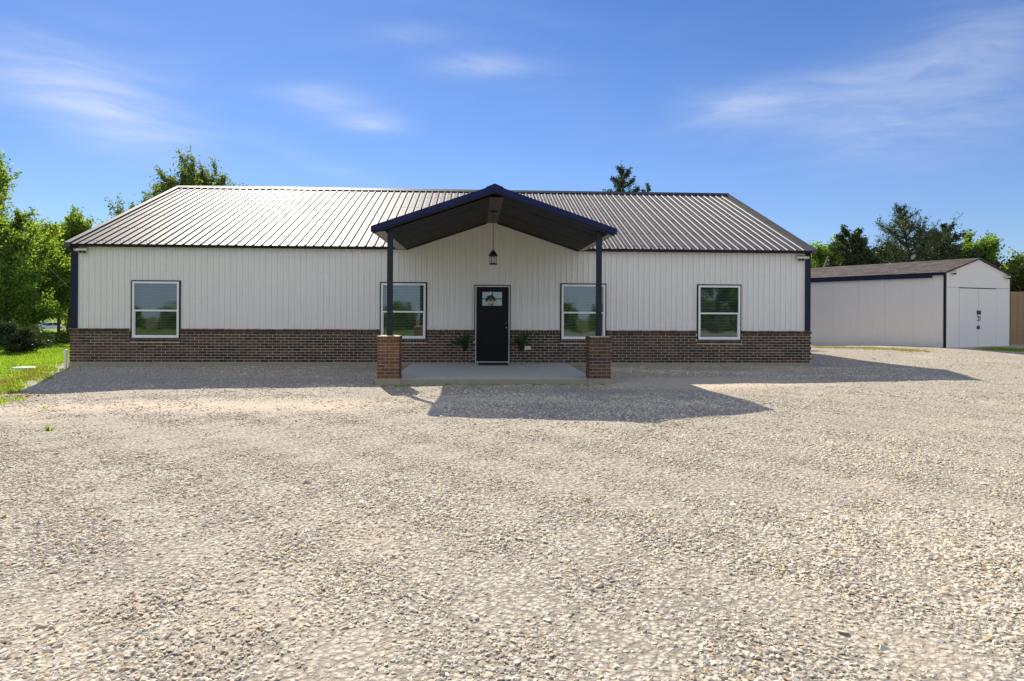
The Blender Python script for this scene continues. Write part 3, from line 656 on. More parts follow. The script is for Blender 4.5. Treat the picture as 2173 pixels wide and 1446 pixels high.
m = MB(); m.tube([(sx1-.07, .09, 1.03), (sx1-.07, .045, 1.03)], .012, 8); m.lathe([(0, -.026), (.02, -.02), (.027, 0), (.02, .02), (0, .026)], 12, (sx1-.07, .035, 1.03)); m.tube([(sx1-.07, .09, 1.17), (sx1-.07, .075, 1.17)], .022, 10)
m.build('door_knob', M_steel, door, smooth=True)
# ---- porch roof
porch = thing('porch_roof'); porch.parent = house
PY = -4.72; EX0, EX1 = at(787, 483, y=PY)[0], at(1309, 490, y=PY)[0]; RXp = at(1050, 394, y=PY)[0]
ZR, ZEV = 4.40, 3.435
TH = .14
def yback(z): return (z-3.40)/SLOPE-.12+.05
for side, ex in (('l', EX0), ('r', EX1)):
    # roof sheets running from ridge to eave, ribbed across y
    npn = 5; yb_r, yb_e = yback(ZR), .0
    m = MB(); sgn = -1 if ex < RXp else 1; y = PY
    while y < 2.6:
        for dy0, h0, dy1, h1 in ((0, 0, .03, 0), (.03, 0, .045, .028), (.045, .028, .075, .028), (.075, .028, .09, 0), (.09, 0, PR, 0)):
            q = []
            for dy, h_ in ((dy0, h0), (dy1, h1)):
                yy = y+dy; f_ = max(0.0, min(1.0, (yy-yb_e)/(yb_r-yb_e)))   # the valley with the main roof
                xe = ex+(RXp-ex)*f_; ze = ZEV+(ZR-ZEV)*f_
                q.append(((xe, yy, ze+h_), (RXp, yy, ZR+h_)))
            m.quad(q[0][0], q[1][0], q[1][1], q[0][1])
        y += PR
    m.build('porch_roof_panel', M_navyroof, porch)
    # front fascia with the ribs' ends showing on top
    m = MB(); pts = [(ex, ZEV), (RXp, ZR), (RXp, ZR-TH), (ex, ZEV-TH+.015)]
    if ex > RXp: pts = [(RXp, ZR), (ex, ZEV), (ex, ZEV-TH+.015), (RXp, ZR-TH)]
    m.prism([(x, z) for x, z in pts], PY-.03, PY+.02)
    m.build('rake_fascia', M_navyroof, porch)
    m = MB(); pts2 = [(x, z+.0) for x, z in pts]
    inn = .05
    m.prism([(x+(.0), z-TH+.015) if z > 3.9 and k in (0, 1) else (x, z) for k, (x, z) in enumerate(pts)], PY+.02, PY+.021) if False else None
    # lower inner lip
    lo = [(ex+(-.04 if ex > RXp else .04)*1, ZEV-TH+.02), (RXp, ZR-TH+.003), (RXp, ZR-TH-.035), (ex+(-.06 if ex > RXp else .06), ZEV-TH-.012)]
    if ex > RXp: lo = [lo[1], lo[0], lo[3], lo[2]]
    m.prism(lo, PY-.01, PY+.05); m.build('inner_fascia', M_dark, porch)
    # eave edge
    x0, x1 = (ex, ex+.03) if ex < RXp else (ex-.03, ex)
    part('porch_eave', M_navyroof, porch, (x0, x1, PY+.02, -.11, ZEV-.10, ZEV-.005))
    # flat soffit
    ce = CE[0] if ex < RXp else CE[1]
    xs0, xs1 = sorted((ce, ex+.04*(1 if ex < RXp else -1)))
    part('soffit', M_soffit, porch, (xs0, xs1, PY+.05, -.105, 3.326, 3.334))
    # sloping ceiling in three sheets
    ct = CT[0]-.0 if ex < RXp else CT[1]
    for y0, y1 in ((PY+.06, -3.84), (-3.78, -2.04), (-1.98, YS-.0)):
        m = MB(); a = (ce, y0, CEZ); b_ = (ce, y1, CEZ); c = (ct, y1, CT[2]); d = (ct, y0, CT[2])
        m.quad(a, d, c, b_); m.quad(*[(p[0], p[1], p[2]+.02) for p in (a, b_, c, d)])
        for p, q in ((a, b_), (b_, c), (c, d), (d, a)): m.quad(p, q, (q[0], q[1], q[2]+.02), (p[0], p[1], p[2]+.02))
        m.build('ceiling_panel', M_ceil, porch)
    m = MB()
    for yy in (-3.81, -2.01):
        m.quad((ce, yy-.03, CEZ+.021), (ct, yy-.03, CT[2]+.021), (ct, yy+.03, CT[2]+.021), (ce, yy+.03, CEZ+.021))
    m.build('ceiling_joint', M_black, porch)
    # wall angle
    m = MB(); m.prism([(ce, CEZ-.03), (ct, CT[2]-.03), (ct, CT[2]+.0), (ce, CEZ)] if ex < RXp else [(ct, CT[2]-.03), (ce, CEZ-.03), (ce, CEZ), (ct, CT[2])], YS-.04, YS-.02); m.build('ceiling_angle', M_dark, porch)
part('ceiling_strip', M_strip, porch, (CT[0]-.005, CT[1]+.005, PY+.06, YS-.02, CT[2]-.004, CT[2]+.004))
m = MB()
for sgn in (-1, 1): m.quad((RXp, PY-.05, ZR+.045), (RXp, 2.55, ZR+.045), (RXp+sgn*.20, 2.55, ZR+.03-.20*.34), (RXp+sgn*.20, PY-.05, ZR+.03-.20*.34))
m.quad((RXp-.2, PY-.05, ZR-.04), (RXp, PY-.05, ZR+.045), (RXp+.2, PY-.05, ZR-.04), (RXp, PY-.05, ZR-.10)); m.build('porch_ridge_cap', M_navyroof, porch)
for cx in (at(827.5, 650, y=-4.5)[0], at(1270.5, 650, y=-4.5)[0]):
    m = MB(); m.box(cx-.06, cx+.06, -4.56, -4.44, HB-.01, 3.46); po = m.build('porch_post', M_post, house)
    m = MB(); m.box(cx-.08, cx+.08, -4.58, -4.42, HB-.005, HB+.008); m.build('base_plate', M_post, po)
    sg = -1 if cx < 0 else 1
    m = MB(); m.prism([(cx+sg*.06, 3.42), (cx+sg*.16, 3.42), (cx+sg*.06, 3.30)] if sg > 0 else [(cx-.16, 3.42), (cx-.06, 3.42), (cx-.06, 3.30)], -4.52, -4.48); m.build('gusset', M_post, po)
# ---- brick pillars
def pillar(x0, label, mats, seed):
    t_ = thing('brick_pillar', (x0, -4.7, -.14), 0, label, 'brick pillar', 'brick pillars under the porch posts'); r = random.Random(seed); Wd = .50
    m = MB(); m.box(-.035, Wd+.035, -.03, Wd+.02, -.25, .135); m.build('footing', M_found, t_)
    core = MB(); core.box(.009, Wd-.009, .009, Wd-.009, .135, .14+HB-.02)
    core.box(-.0, Wd, -.0, Wd, .14+HB-.03, .14+HB-.012); core = core.build('mortar_core', M_mortar, t_)
    for i in range(NR):
        z0 = .14+i*RH+.004; z1 = .14+(i+1)*RH-.006
        js = [0, .16*Wd, .56*Wd, Wd] if i % 2 == 0 else [0, .37*Wd, .82*Wd, Wd]
        for a, b_ in zip(js[:-1], js[1:]):
            e0 = .005 if a > 0 else 0; e1 = .005 if b_ < Wd else 0; j = r.uniform(-.003, .003)
            for y0, y1 in ((j-.001, .10), (Wd-.10, Wd)):
                o = brick_obj(a+e0, b_-e1, y0, y1, z0, z1, r.choice(mats), t_)
        for xx0, xx1 in ((0, .1), (Wd-.1, Wd)):
            for a, b_ in (((.11, .25), (.26, Wd-.11)) if i % 2 else ((.11, .17), (.18, Wd-.11))):
                m = MB(); m.box(0, xx1-xx0, 0, b_-a, 0, z1-z0); k = ('s', round(b_-a, 3)); mt = r.choice(mats); o = bpy.data.objects.new('brick', mesh_from(m.v, m.f, [mt])); C.objects.link(o); o.location = (xx0, a, z0); o.parent = t_
    n_ = 7; pw = (Wd+.03)/n_
    for k in range(n_):
        for y0, y1 in ((-.015, .235), (.245, Wd+.015)):
            xx = -.015+k*pw+.005; mt = r.choice(mats); dz = r.uniform(-.004, .004)
            m = MB(); zA, zB = .0, .083+dz
            b0 = 0; w = pw-.012; dpt = y1-y0; fr = -.012 if y0 < 0 else 0; bk = -.012 if y0 > 0 else 0
            m.v = [(0, 0, 0), (w, 0, 0), (w, dpt, 0), (0, dpt, 0), (0, 0, zB+fr), (w, 0, zB+fr), (w, dpt, zB+bk), (0, dpt, zB+bk)]
            m.f = [(0, 3, 2, 1), (4, 5, 6, 7), (0, 1, 5, 4), (1, 2, 6, 5), (2, 3, 7, 6), (3, 0, 4, 7)]; m.mi = [0]*6
            o = m.build('cap_brick', mt, t_); o.location = (xx, y0, .14+HB-.088)
    m = MB()      # mortar smeared on the cap
    m.v = [(0.0, 0.0, .14+HB-.012), (Wd, 0, .14+HB-.012), (Wd, Wd, .14+HB-.012), (0, Wd, .14+HB-.012), (Wd/2-.08, Wd/2-.08, .14+HB+.006), (Wd/2+.08, Wd/2-.08, .14+HB+.006), (Wd/2+.08, Wd/2+.08, .14+HB+.006), (Wd/2-.08, Wd/2+.08, .14+HB+.006)]
    m.f = [(0, 1, 5, 4), (1, 2, 6, 5), (2, 3, 7, 6), (3, 0, 4, 7), (4, 5, 6, 7)]; m.mi = [0]*5; m.build('cap_mortar', M_mortar, t_)
    for k in range(n_+1):
        pass
    return t_
pillar(at(800, 760, y=-4.7)[0], 'orange brown brick pillar under the left porch post', BW+[BR[0], BR[3]], 3)
pillar(at(1250.5, 760, y=-4.7)[0], 'darker brown brick pillar under the right porch post', [BR[0], BR[1], BR[3], BR[4], BW[2], BR[2]], 4)
# ---- lantern
p = at(1047, 449, z=CT[2]-.01); LY = float(p[1]); LX = float(p[0]); Lz = float(at(1047, 562, y=LY)[2]); Lh = float(at(1047, 528, y=LY)[2])-Lz
lan = thing('pendant_lantern', (LX, LY, Lz), 0, 'black hanging lantern on a long chain below the porch ceiling', 'lantern')
m = MB(); m.lathe([(0, CT[2]-Lz-.005), (.11, CT[2]-Lz-.01), (.115, CT[2]-Lz-.025), (.03, CT[2]-Lz-.05), (0, CT[2]-Lz-.055)], 16); m.build('canopy_plate', M_iron, lan, True)
m = MB(); z = Lh; k = 0
while z < CT[2]-Lz-.05:
    ax = Vector((.011, 0, 0)) if k % 2 else Vector((0, .011, 0)); pts = [Vector((0, 0, z+.018))+ax*math.cos(a)+Vector((0, 0, .021*math.sin(a))) for a in [i*math.pi/3 for i in range(7)]]
    m.tube(pts, .0045, 4, False); z += .032; k += 1
tag(m.build('chain', M_iron, lan), kind='stuff')
bh = .235
m = MB(); m.lathe([(0, 0), (.105, 0), (.108, .012), (.095, .03), (.09, .035), (0, .035)], 6); m.build('base', M_iron, lan)
for k in range(6):
    a = k*math.pi/3; m = MB(); m.tube([(.088*math.cos(a), .088*math.sin(a), .03), (.088*math.cos(a), .088*math.sin(a), bh)], .008, 5); m.build('bar', M_iron, lan)
m = MB(); m.lathe([(.10, bh-.02), (.125, bh-.005), (.125, bh+.012), (.10, bh+.03), (.085, bh+.07), (.05, bh+.11), (.022, bh+.13), (.018, bh+.17), (.006, bh+.19), (0, Lh+.01)], 12); m.lathe([(0, bh), (.1, bh)], 12); m.build('lantern_roof', M_iron, lan, False)
m = MB(); m.lathe([(0, .035), (.045, .035), (.045, .19), (.03, .2), (0, .2)], 12); m.build('glass_candle', M_frost, lan, True)
# ---- security lights/cameras
def seccam(loc, rz, label, two=True):
    t_ = thing('security_camera', loc, rz, label, 'security camera', 'pale security cameras under the eaves')
    m = MB(); m.box(-.13, .17, -.10, -.03, -.045, .035); m.box(-.11, .15, -.105, -.095, -.03, .02); m.build('housing', M_camw, t_)
    m = MB(); m.tube([(-.23, .02, .05), (-.20, -.03, -.005), (-.13, -.065, -.02)], [.03, .032, .03], 8); m.build('bracket', M_camw, t_, True)
    for x in ((.0, .10) if two else (.04,)):
        m = MB(); m.lathe([(0, -.045), (.03, -.038), (.042, -.01), (.038, .02), (0, .03)], 12, (x, -.09, -.06)); m.build('lens', M_black, t_, True)
    m = MB(); m.prism([(-.05, .03), (.16, .045), (.15, .06), (-.04, .045)], -.12, -.03); m.build('hood', M_black, t_)
    return t_
q = at(172, 530, y=.02); seccam((q[0]+.02, .05, q[2]), 0, 'security camera at the left end of the house wall under the eave')
q = at(1702, 547, y=.02); c_ = seccam((q[0], .05, q[2]), 0, 'security camera at the right end of the house wall under the eave'); c_.scale = (-1, 1, 1)
# ---- outlet, doormat, wreath, plants, pipe, lid
q0 = at(1113, 735, y=-.02); q1 = at(1126.5, 742.5, y=-.02)
ob = thing('outlet_box', (q0[0], 0, q1[2]), 0, 'small white outdoor outlet box on the brick right of the door', 'outlet box')
w_, h_ = q1[0]-q0[0], q0[2]-q1[2]
m = MB(); m.bbox(0, w_, -.045, 0, 0, h_, .01); m.build('cover', M_pvc, ob); part('hinge', M_pvc, ob, (.02, w_-.02, -.05, -.02, h_, h_+.008))
a = at(1015, 775, z=.0); b_ = at(1079, 768.5, z=.0)
dm = thing('doormat', (a[0], a[1], -.012), 0, 'black rubber doormat in front of the black door', 'doormat')
mw, md_ = float(at(1079, 775, z=0)[0]-a[0]), min(float(b_[1]-a[1]), -.02-float(a[1]))
m = MB(); m.box(0, mw, 0, md_, 0, .012); m.build('mat', M_mat, dm)
m = MB()
for k in range(13):
    m.lathe([(0, .0135), (.014, .0135), (.014, .012)], 6, (.04+k*(mw-.08)/12, md_-.05, 0)); m.lathe([(0, .0135), (.014, .0135), (.014, .012)], 6, (.04+k*(mw-.08)/12, .05, 0))
tag(m.build('rubber_studs', simple('stud_grey', (.2, .2, .22), .7), dm), kind='stuff')
q = at(1041.5, 638, y=.03); wr = thing('door_wreath', (q[0], .055, q[2]), 0, 'twig wreath with pale script name hanging on the black door', 'wreath')
wr_r = .145
m = MB(); r = random.Random(4)
for _ in range(46):
    a0 = r.uniform(0, 6.28); rr = wr_r*r.uniform(.62, .98); pts = [(rr*math.cos(a0+t_*.25), -.01+r.uniform(-.02, .01), rr*math.sin(a0+t_*.25)+.0) for t_ in range(8)]; m.tube(pts, .0045, 4)
m.build('twig_ring', M_wreath, wr)
m = MB()
for _ in range(150):
    a0 = r.uniform(-.2, 3.4) if r.random() < .7 else r.uniform(0, 6.28); rr = wr_r*r.uniform(.55, 1.15); c0 = Vector((rr*math.cos(a0), -.03+r.uniform(-.01, .01), rr*math.sin(a0))); d = Vector((r.gauss(0, 1), r.gauss(0, .5), r.gauss(0, 1))).normalized()*.022; s_ = Vector((r.gauss(0, 1), r.gauss(0, .5), r.gauss(0, 1))).normalized()*.008
    m.quad(tuple(c0-d), tuple(c0+s_), tuple(c0+d), tuple(c0-s_))
m.build('leaves', M_wleaf, wr)
m = MB(); m.lathe([(0, -.0), (.055, 0), (.055, .01), (0, .01)], 14); mo = m.build('burlap_bow', simple('burlap', (.12, .09, .07), .9, var=.4, scale=50), wr); mo.rotation_euler = (math.pi/2, 0, 0); mo.location = (-.015, -.03, .03)
cu = bpy.data.curves.new('script', 'FONT'); cu.body = 'Adams'; cu.size = .14; cu.extrude = .004; cu.offset = .004; cu.shear = .35; cu.align_x = 'CENTER'
tmpo = bpy.data.objects.new('tmp', cu); C.objects.link(tmpo); dg = bpy.context.evaluated_depsgraph_get(); me = bpy.data.meshes.new_from_object(tmpo.evaluated_get(dg)); bpy.data.objects.remove(tmpo)
me.materials.clear(); me.materials.append(M_wood); to = bpy.data.objects.new('script_name', me); C.objects.link(to); to.parent = wr; to.rotation_euler = (math.pi/2, R(-6), 0); to.location = (-.005, -.055, -.10); to.scale = (.78, 1, 1)
m = MB(); m.tube([(-.11, -.055, -.10), (-.03, -.055, -.118), (.04, -.055, -.108), (.10, -.055, -.085)], .005, 4); m.build('flourish', M_wood, wr)
m = MB(); m.box(-.008, .008, .0, .012, .08, at(1041, 620, y=.05)[2]-q[2]+.02); m.build('hanger', M_white, wr)
def plant(px, label, seed, leans=0):
    q = at(px, 772, z=0.0); x = q[0]; y = -.42
    x = at(px, 772, y=y)[0]; t_ = thing('potted_plant', (x, y, -.012), 0, label, 'potted plant', 'potted plants beside the door'); r = random.Random(seed); ph = .50
    st = thing('plant_stand'); st.parent = t_
    for k in range(3):
        a0 = k*2.094+.5; pts = [(.10*math.cos(a0), .10*math.sin(a0), ph+.02)]
        for s_ in range(1, 7): f_ = s_/6; rr = .10-.055*math.sin(f_*math.pi)+.09*f_*f_; pts.append((rr*math.cos(a0), rr*math.sin(a0), (ph+.02)*(1-f_)+.012))
        e = pts[-1]; pts += [((.20)*math.cos(a0), .20*math.sin(a0), .03), (.185*math.cos(a0), .185*math.sin(a0), .055), (.165*math.cos(a0), .165*math.sin(a0), .04)]
        m = MB(); m.tube(pts, .007, 5); m.build('leg', M_iron, st)
    m = MB()
    for z, rr in ((ph, .10), (.25, .055)):
        m.tube([(rr*math.cos(a_*.524), rr*math.sin(a_*.524), z) for a_ in range(13)], .006, 5, False)
    m.build('ring', M_iron, st)
    m = MB(); m.lathe([(0, ph-.10), (.06, ph-.10), (.085, ph+.02), (.1, ph+.03), (.1, ph+.045), (.08, ph+.04), (0, ph+.035)], 14); m.build('pot', M_pot, t_, True)
    for k in range(46):
        a0 = r.uniform(0, 6.28); ln = r.uniform(.36, .50); el0 = r.uniform(.35, 1.3); m = MB(); pts = []
        p_ = Vector((0, 0, ph+.03)); d = Vector((math.cos(a0)*math.cos(el0), math.sin(a0)*math.cos(el0)*.8, math.sin(el0)))
        for s_ in range(7): pts.append(p_.copy()); p_ = p_+d*ln/6; d = (d+Vector((0, 0, -.11))).normalized()
        for a_, b_ in zip(pts[:-1], pts[1:]):
            i_ = pts.index(a_); dr = (b_-a_).normalized(); sd_ = dr.cross(Vector((0, 0, 1))).normalized(); f_ = (i_+.5)/6; wd_ = .06*math.sin(math.pi*min(1, f_*.85+.15))
            for sg in (-1, 1):
                for q_ in (.2, .7):
                    c0 = a_+(b_-a_)*q_; tip = c0+sd_*sg*wd_+dr*.035+Vector((0, 0, .012)); m.quad(tuple(c0), tuple(c0+dr*.036), tuple(tip))
            m.tube([a_, b_], .0035, 3, False)
        m.build('frond', M_fern, t_)
    return t_
plant(986.5, 'green potted fern on an iron stand left of the black door', 1)
plant(1106, 'fuller green potted fern on an iron stand right of the black door', 2)
q = at(139.5, 776, y=-.1); pz = float(zg(q[0], -.1)); pp = thing('pipe_stub', (q[0], -.1, pz), 0, 'short white plastic pipe standing at the left corner of the brick', 'pipe')
ht = float(at(139.5, 742, y=-.1)[2])-pz; m = MB(); m.lathe([(.042, 0), (.042, ht-.08)], 14); m.build('pipe', M_pvc, pp, True)
m = MB(); m.lathe([(.052, ht-.10), (.052, ht-.02), (.04, ht-.003), (0, ht)], 14); m.build('cap', M_pvc, pp, True)
q = at(52, 785, z=-.2); q = at(52, 785, z=float(zg(q[0], q[1]))); ld = thing('septic_lid', (q[0], q[1], float(zg(q[0], q[1]))), 0, 'pale green round access lid lying in the lawn', 'lid')
m = MB(); m.lathe([(.30, -.02), (.30, .055), (.27, .075), (0, .085)], 20); m.build('lid', M_lid, ld, True); m = MB(); m.lathe([(.34, -.05), (.34, .03), (.30, .035)], 20); m.build('riser', M_lid, ld, True)

# ---------------------------------------------------------------- shed
SA = R(23.5); SC = at(2005, 738, z=.2); shed = thing('shed', (SC[0], SC[1], .1), SA, 'long white wooden shed with brown shingle roof right of the house', 'shed')
SW = 4.30; SL = 11.0; SZ = 3.06-.1; SR = None
q = at(2075, 551, y=float(SC[1]+SW/2*math.sin(SA))); SR = float(q[2])-.1
for k in range(9):
    y0 = .06+k*1.22; m = MB(); m.box(0, .02, y0+.004, min(y0+1.216, SL), -.4, SZ); yy = y0+.2
    m.build('wall_panel', M_shed, shed)
part('wall_backing', M_found, shed, (.021, .06, .06, SL, -.4, SZ))
mg = MB()
y0 = .06
while y0 < SL-.1: mg.box(-.003, .0, y0+.03, y0+.16, -.38, SZ-.2); y0 += .2033
tag(mg.build('wall_grooves', M_shed, shed), kind='stuff')
m = MB(); m.box(SW-.06, SW, .06, SL, -.4, SZ); m.build('side_wall', M_shed, shed)
m = MB(); m.prism([(0, -.4), (SW, -.4), (SW, SZ), (SW/2, SR), (0, SZ)], SL, SL+.06); m.build('rear_wall', M_shed, shed)
dx0, dx1, dz1 = .98, 3.42, 2.42-.1
def zfront(px, py):   # height on the shed's front plane
    d = Fv + R2*(px-1086.5)/FPX - U2*(py-CY)/FPX; o = np.array(CAM); nrm_ = np.array([math.sin(SA), -math.cos(SA), 0]); t_ = ((np.array([SC[0], SC[1], 0])-o)@nrm_)/(d@nrm_); pt = o+t_*d
    return float((pt[:2]-np.array(SC[:2]))@np.array([math.cos(SA), math.sin(SA)])), float(pt[2])-.1
dx0 = zfront(2035.5, 650)[0]; dx1 = zfront(2114.5, 650)[0]; dxm = zfront(2076, 650)[0]; dz1 = zfront(2076, 613)[1]; zj = dz1+.03
m = MB(); m.prism([(0, -.4), (dx0-.008, -.4), (dx0-.008, zj-.006), (0, zj-.006)], 0, .06); m.build('front_wall', M_shed, shed)
m = MB(); m.prism([(dx1+.008, -.4), (SW, -.4), (SW, zj-.006), (dx1+.008, zj-.006)], 0, .06); m.build('front_wall', M_shed, shed)
m = MB(); m.prism([(0, zj+.006), (SW, zj+.006), (SW, SZ), (SW/2, SR), (0, SZ)], 0, .06); m.build('gable_wall', M_shed, shed)
m = MB(); m.box(.02, SW-.02, .05, .07, -.3, zj+.1); m.build('joint_backing', M_dark, shed)
def shed_door(a, b_):
    t_ = thing('shed_door', (a, 0, 0)); t_.parent = shed; m = MB(); m.box(.010, b_-a-.010, -.004, .045, .02, dz1-.006); m.build('leaf', M_shed, t_); return t_
d1 = shed_door(dx0, dxm); d2 = shed_door(dxm, dx1)
def hw(px, py, w, h, name, par, off):
    x, z = zfront(px, py); m = MB(); m.bbox(x-w/2-off, x+w/2-off, -.03, -.004, z-h/2, z+h/2, .006); return m.build(name, M_black, par)
hw(2074, 663.5, .11, .16, 'latch', d1, dx0); hw(2078.7, 663.7, .10, .15, 'latch', d2, dxm); hw(2075.2, 695, .17, .13, 'lock_hasp', d1, dx0)
for px, par, off in ((2074.2, d1, dx0), (2077.2, d2, dxm)):
    x, z = zfront(px, 676); m = MB(); m.tube([(x-off-.03, -.01, z+.10), (x-off+.02, -.04, z+.05), (x-off+.03, -.045, z), (x-off+.02, -.04, z-.05), (x-off-.03, -.01, z-.10)], .012, 6); m.build('handle', M_black, par)
part('corner_trim', M_dark, shed, (-.02, .055, -.02, .0, -.3, SZ+.02), (-.02, .0, .0, .055, -.3, SZ+.02))
part('corner_trim', M_dark, shed, (SW-.005, SW+.02, -.015, .0, -.3, SZ-.02), (SW, SW+.02, .0, .055, -.3, SZ-.02))
sroof = thing('shed_roof'); sroof.parent = shed
M_shing, t, b = newmat('brown_shingle')
brk = t.n('ShaderNodeTexBrick', i_Vector=t.n('ShaderNodeTexCoord').outputs['UV'], i_Scale=1.0); brk.offset = .5
nz = t.n('ShaderNodeTexNoise', i_Vector=t.n('ShaderNodeTexCoord').outputs['Object'], i_Scale=120.0, i_Detail=3.0)
oi = t.n('ShaderNodeNewGeometry')
base = t.ramp(oi.outputs['Random Per Island'], [(0, (.072, .056, .050)), (.5, (.088, .070, .062)), (1, (.108, .087, .077))])
t.link(t.mix(1.0, base, t.ramp(nz.outputs[0], [(.3, (.7, .7, .7)), (.7, (1.25, 1.25, 1.25))]), 'MULTIPLY'), b.inputs['Base Color']); b.inputs['Roughness'].default_value = .95
ov = .10; ny_ = 15
for side in (0, 1):
    m = MB(); rr = random.Random(side)
    x_e = -ov if side == 0 else SW+ov; ze = SZ+.05-(SR-SZ)/(SW/2)*ov
    nc = 15
    for i in range(nc):
        f0, f1 = i/nc, (i+1)/nc; xa, xb = x_e+(SW/2-x_e)*f0, x_e+(SW/2-x_e)*f1; za, zb_ = ze+(SR+.06-ze)*f0, ze+(SR+.06-ze)*f1
        y = -.06-rr.uniform(0, .2)
        while y < SL+.1:
            y1 = y+rr.choice([.16, .22, .3, .36]); ya, yb = max(y, -.06), min(y1, SL+.1); hgt = rr.choice([.006, .010, .014])
            if yb > ya: m.quad((xa, ya, za+hgt), (xb, ya, zb_+.002), (xb, yb, zb_+.002), (xa, yb, za+hgt)); m.quad((xa, ya, za-.01), (xa, ya, za+hgt), (xa, yb, za+hgt), (xa, yb, za-.01))
            y = y1
    tag(m.build('shingles', M_shing, sroof), kind='stuff')
    m = MB()
    if side == 0: m.prism([(x_e, ze-.05), (SW/2, SR-.03+.04), (SW/2, SR+.055), (x_e, ze+.003)], -.075, -.055)
    else: m.prism([(SW/2, SR+.01), (x_e+.10, ze-.09), (x_e+.10, ze-.05), (SW/2, SR+.055)], -.075, -.055)
    m.build('rake_board', M_brown, sroof)
    m = MB(); x0 = x_e if side == 0 else x_e-.03
    m.box(x0, x0+.03, .45, SL, ze-.20, ze-.012); m.box(x0, x0+.03, -.05, .45, ze-.11, ze-.012); m.box(min(x_e, SW/2*side*2), max(x_e, SW/2*side*2), .0, SL, ze-.03, ze-.015); m.build('fascia', M_navy if side == 0 else M_brown, sroof)
def shedpt(lx, ly, lz): c_, s_ = math.cos(SA), math.sin(SA); return (SC[0]+lx*c_-ly*s_, SC[1]+lx*s_+ly*c_, lz+.1)
x, z = zfront(2020, 578); seccam(shedpt(x, -.0, z), SA, 'twin lens security camera at the left of the shed front').scale = (.9, .9, .9)
x, z = zfront(2135, 588); c_ = seccam(shedpt(x, -.0, z), SA, 'twin lens security camera at the right corner of the shed front'); c_.scale = (.9, .9, .9)
# fence
FP = at(2141, 734, z=.2); fence = thing('picket_fence', (FP[0], FP[1]+.6, .15), R(12), 'tall tan wooden privacy fence right of the shed', 'fence')
fr = random.Random(8); FH = float(at(2150, 619, y=float(FP[1]+.6))[2])-.15
for k in range(34):
    h_ = FH+fr.uniform(-.01, .012); m = MB(); m.prism([(0, -.1), (.136, -.1), (.136, h_-.02), (.116, h_), (.02, h_), (0, h_-.02)], fr.uniform(-.004, .004), .018)
    o = m.build('picket', M_fence if fr.random() < .65 else M_fence2, fence); o.location = (k*.142, 0, 0)
for z in (.3, FH-.4): part('rail', M_fence2, fence, (0, 4.8, .02, .06, z, z+.09))
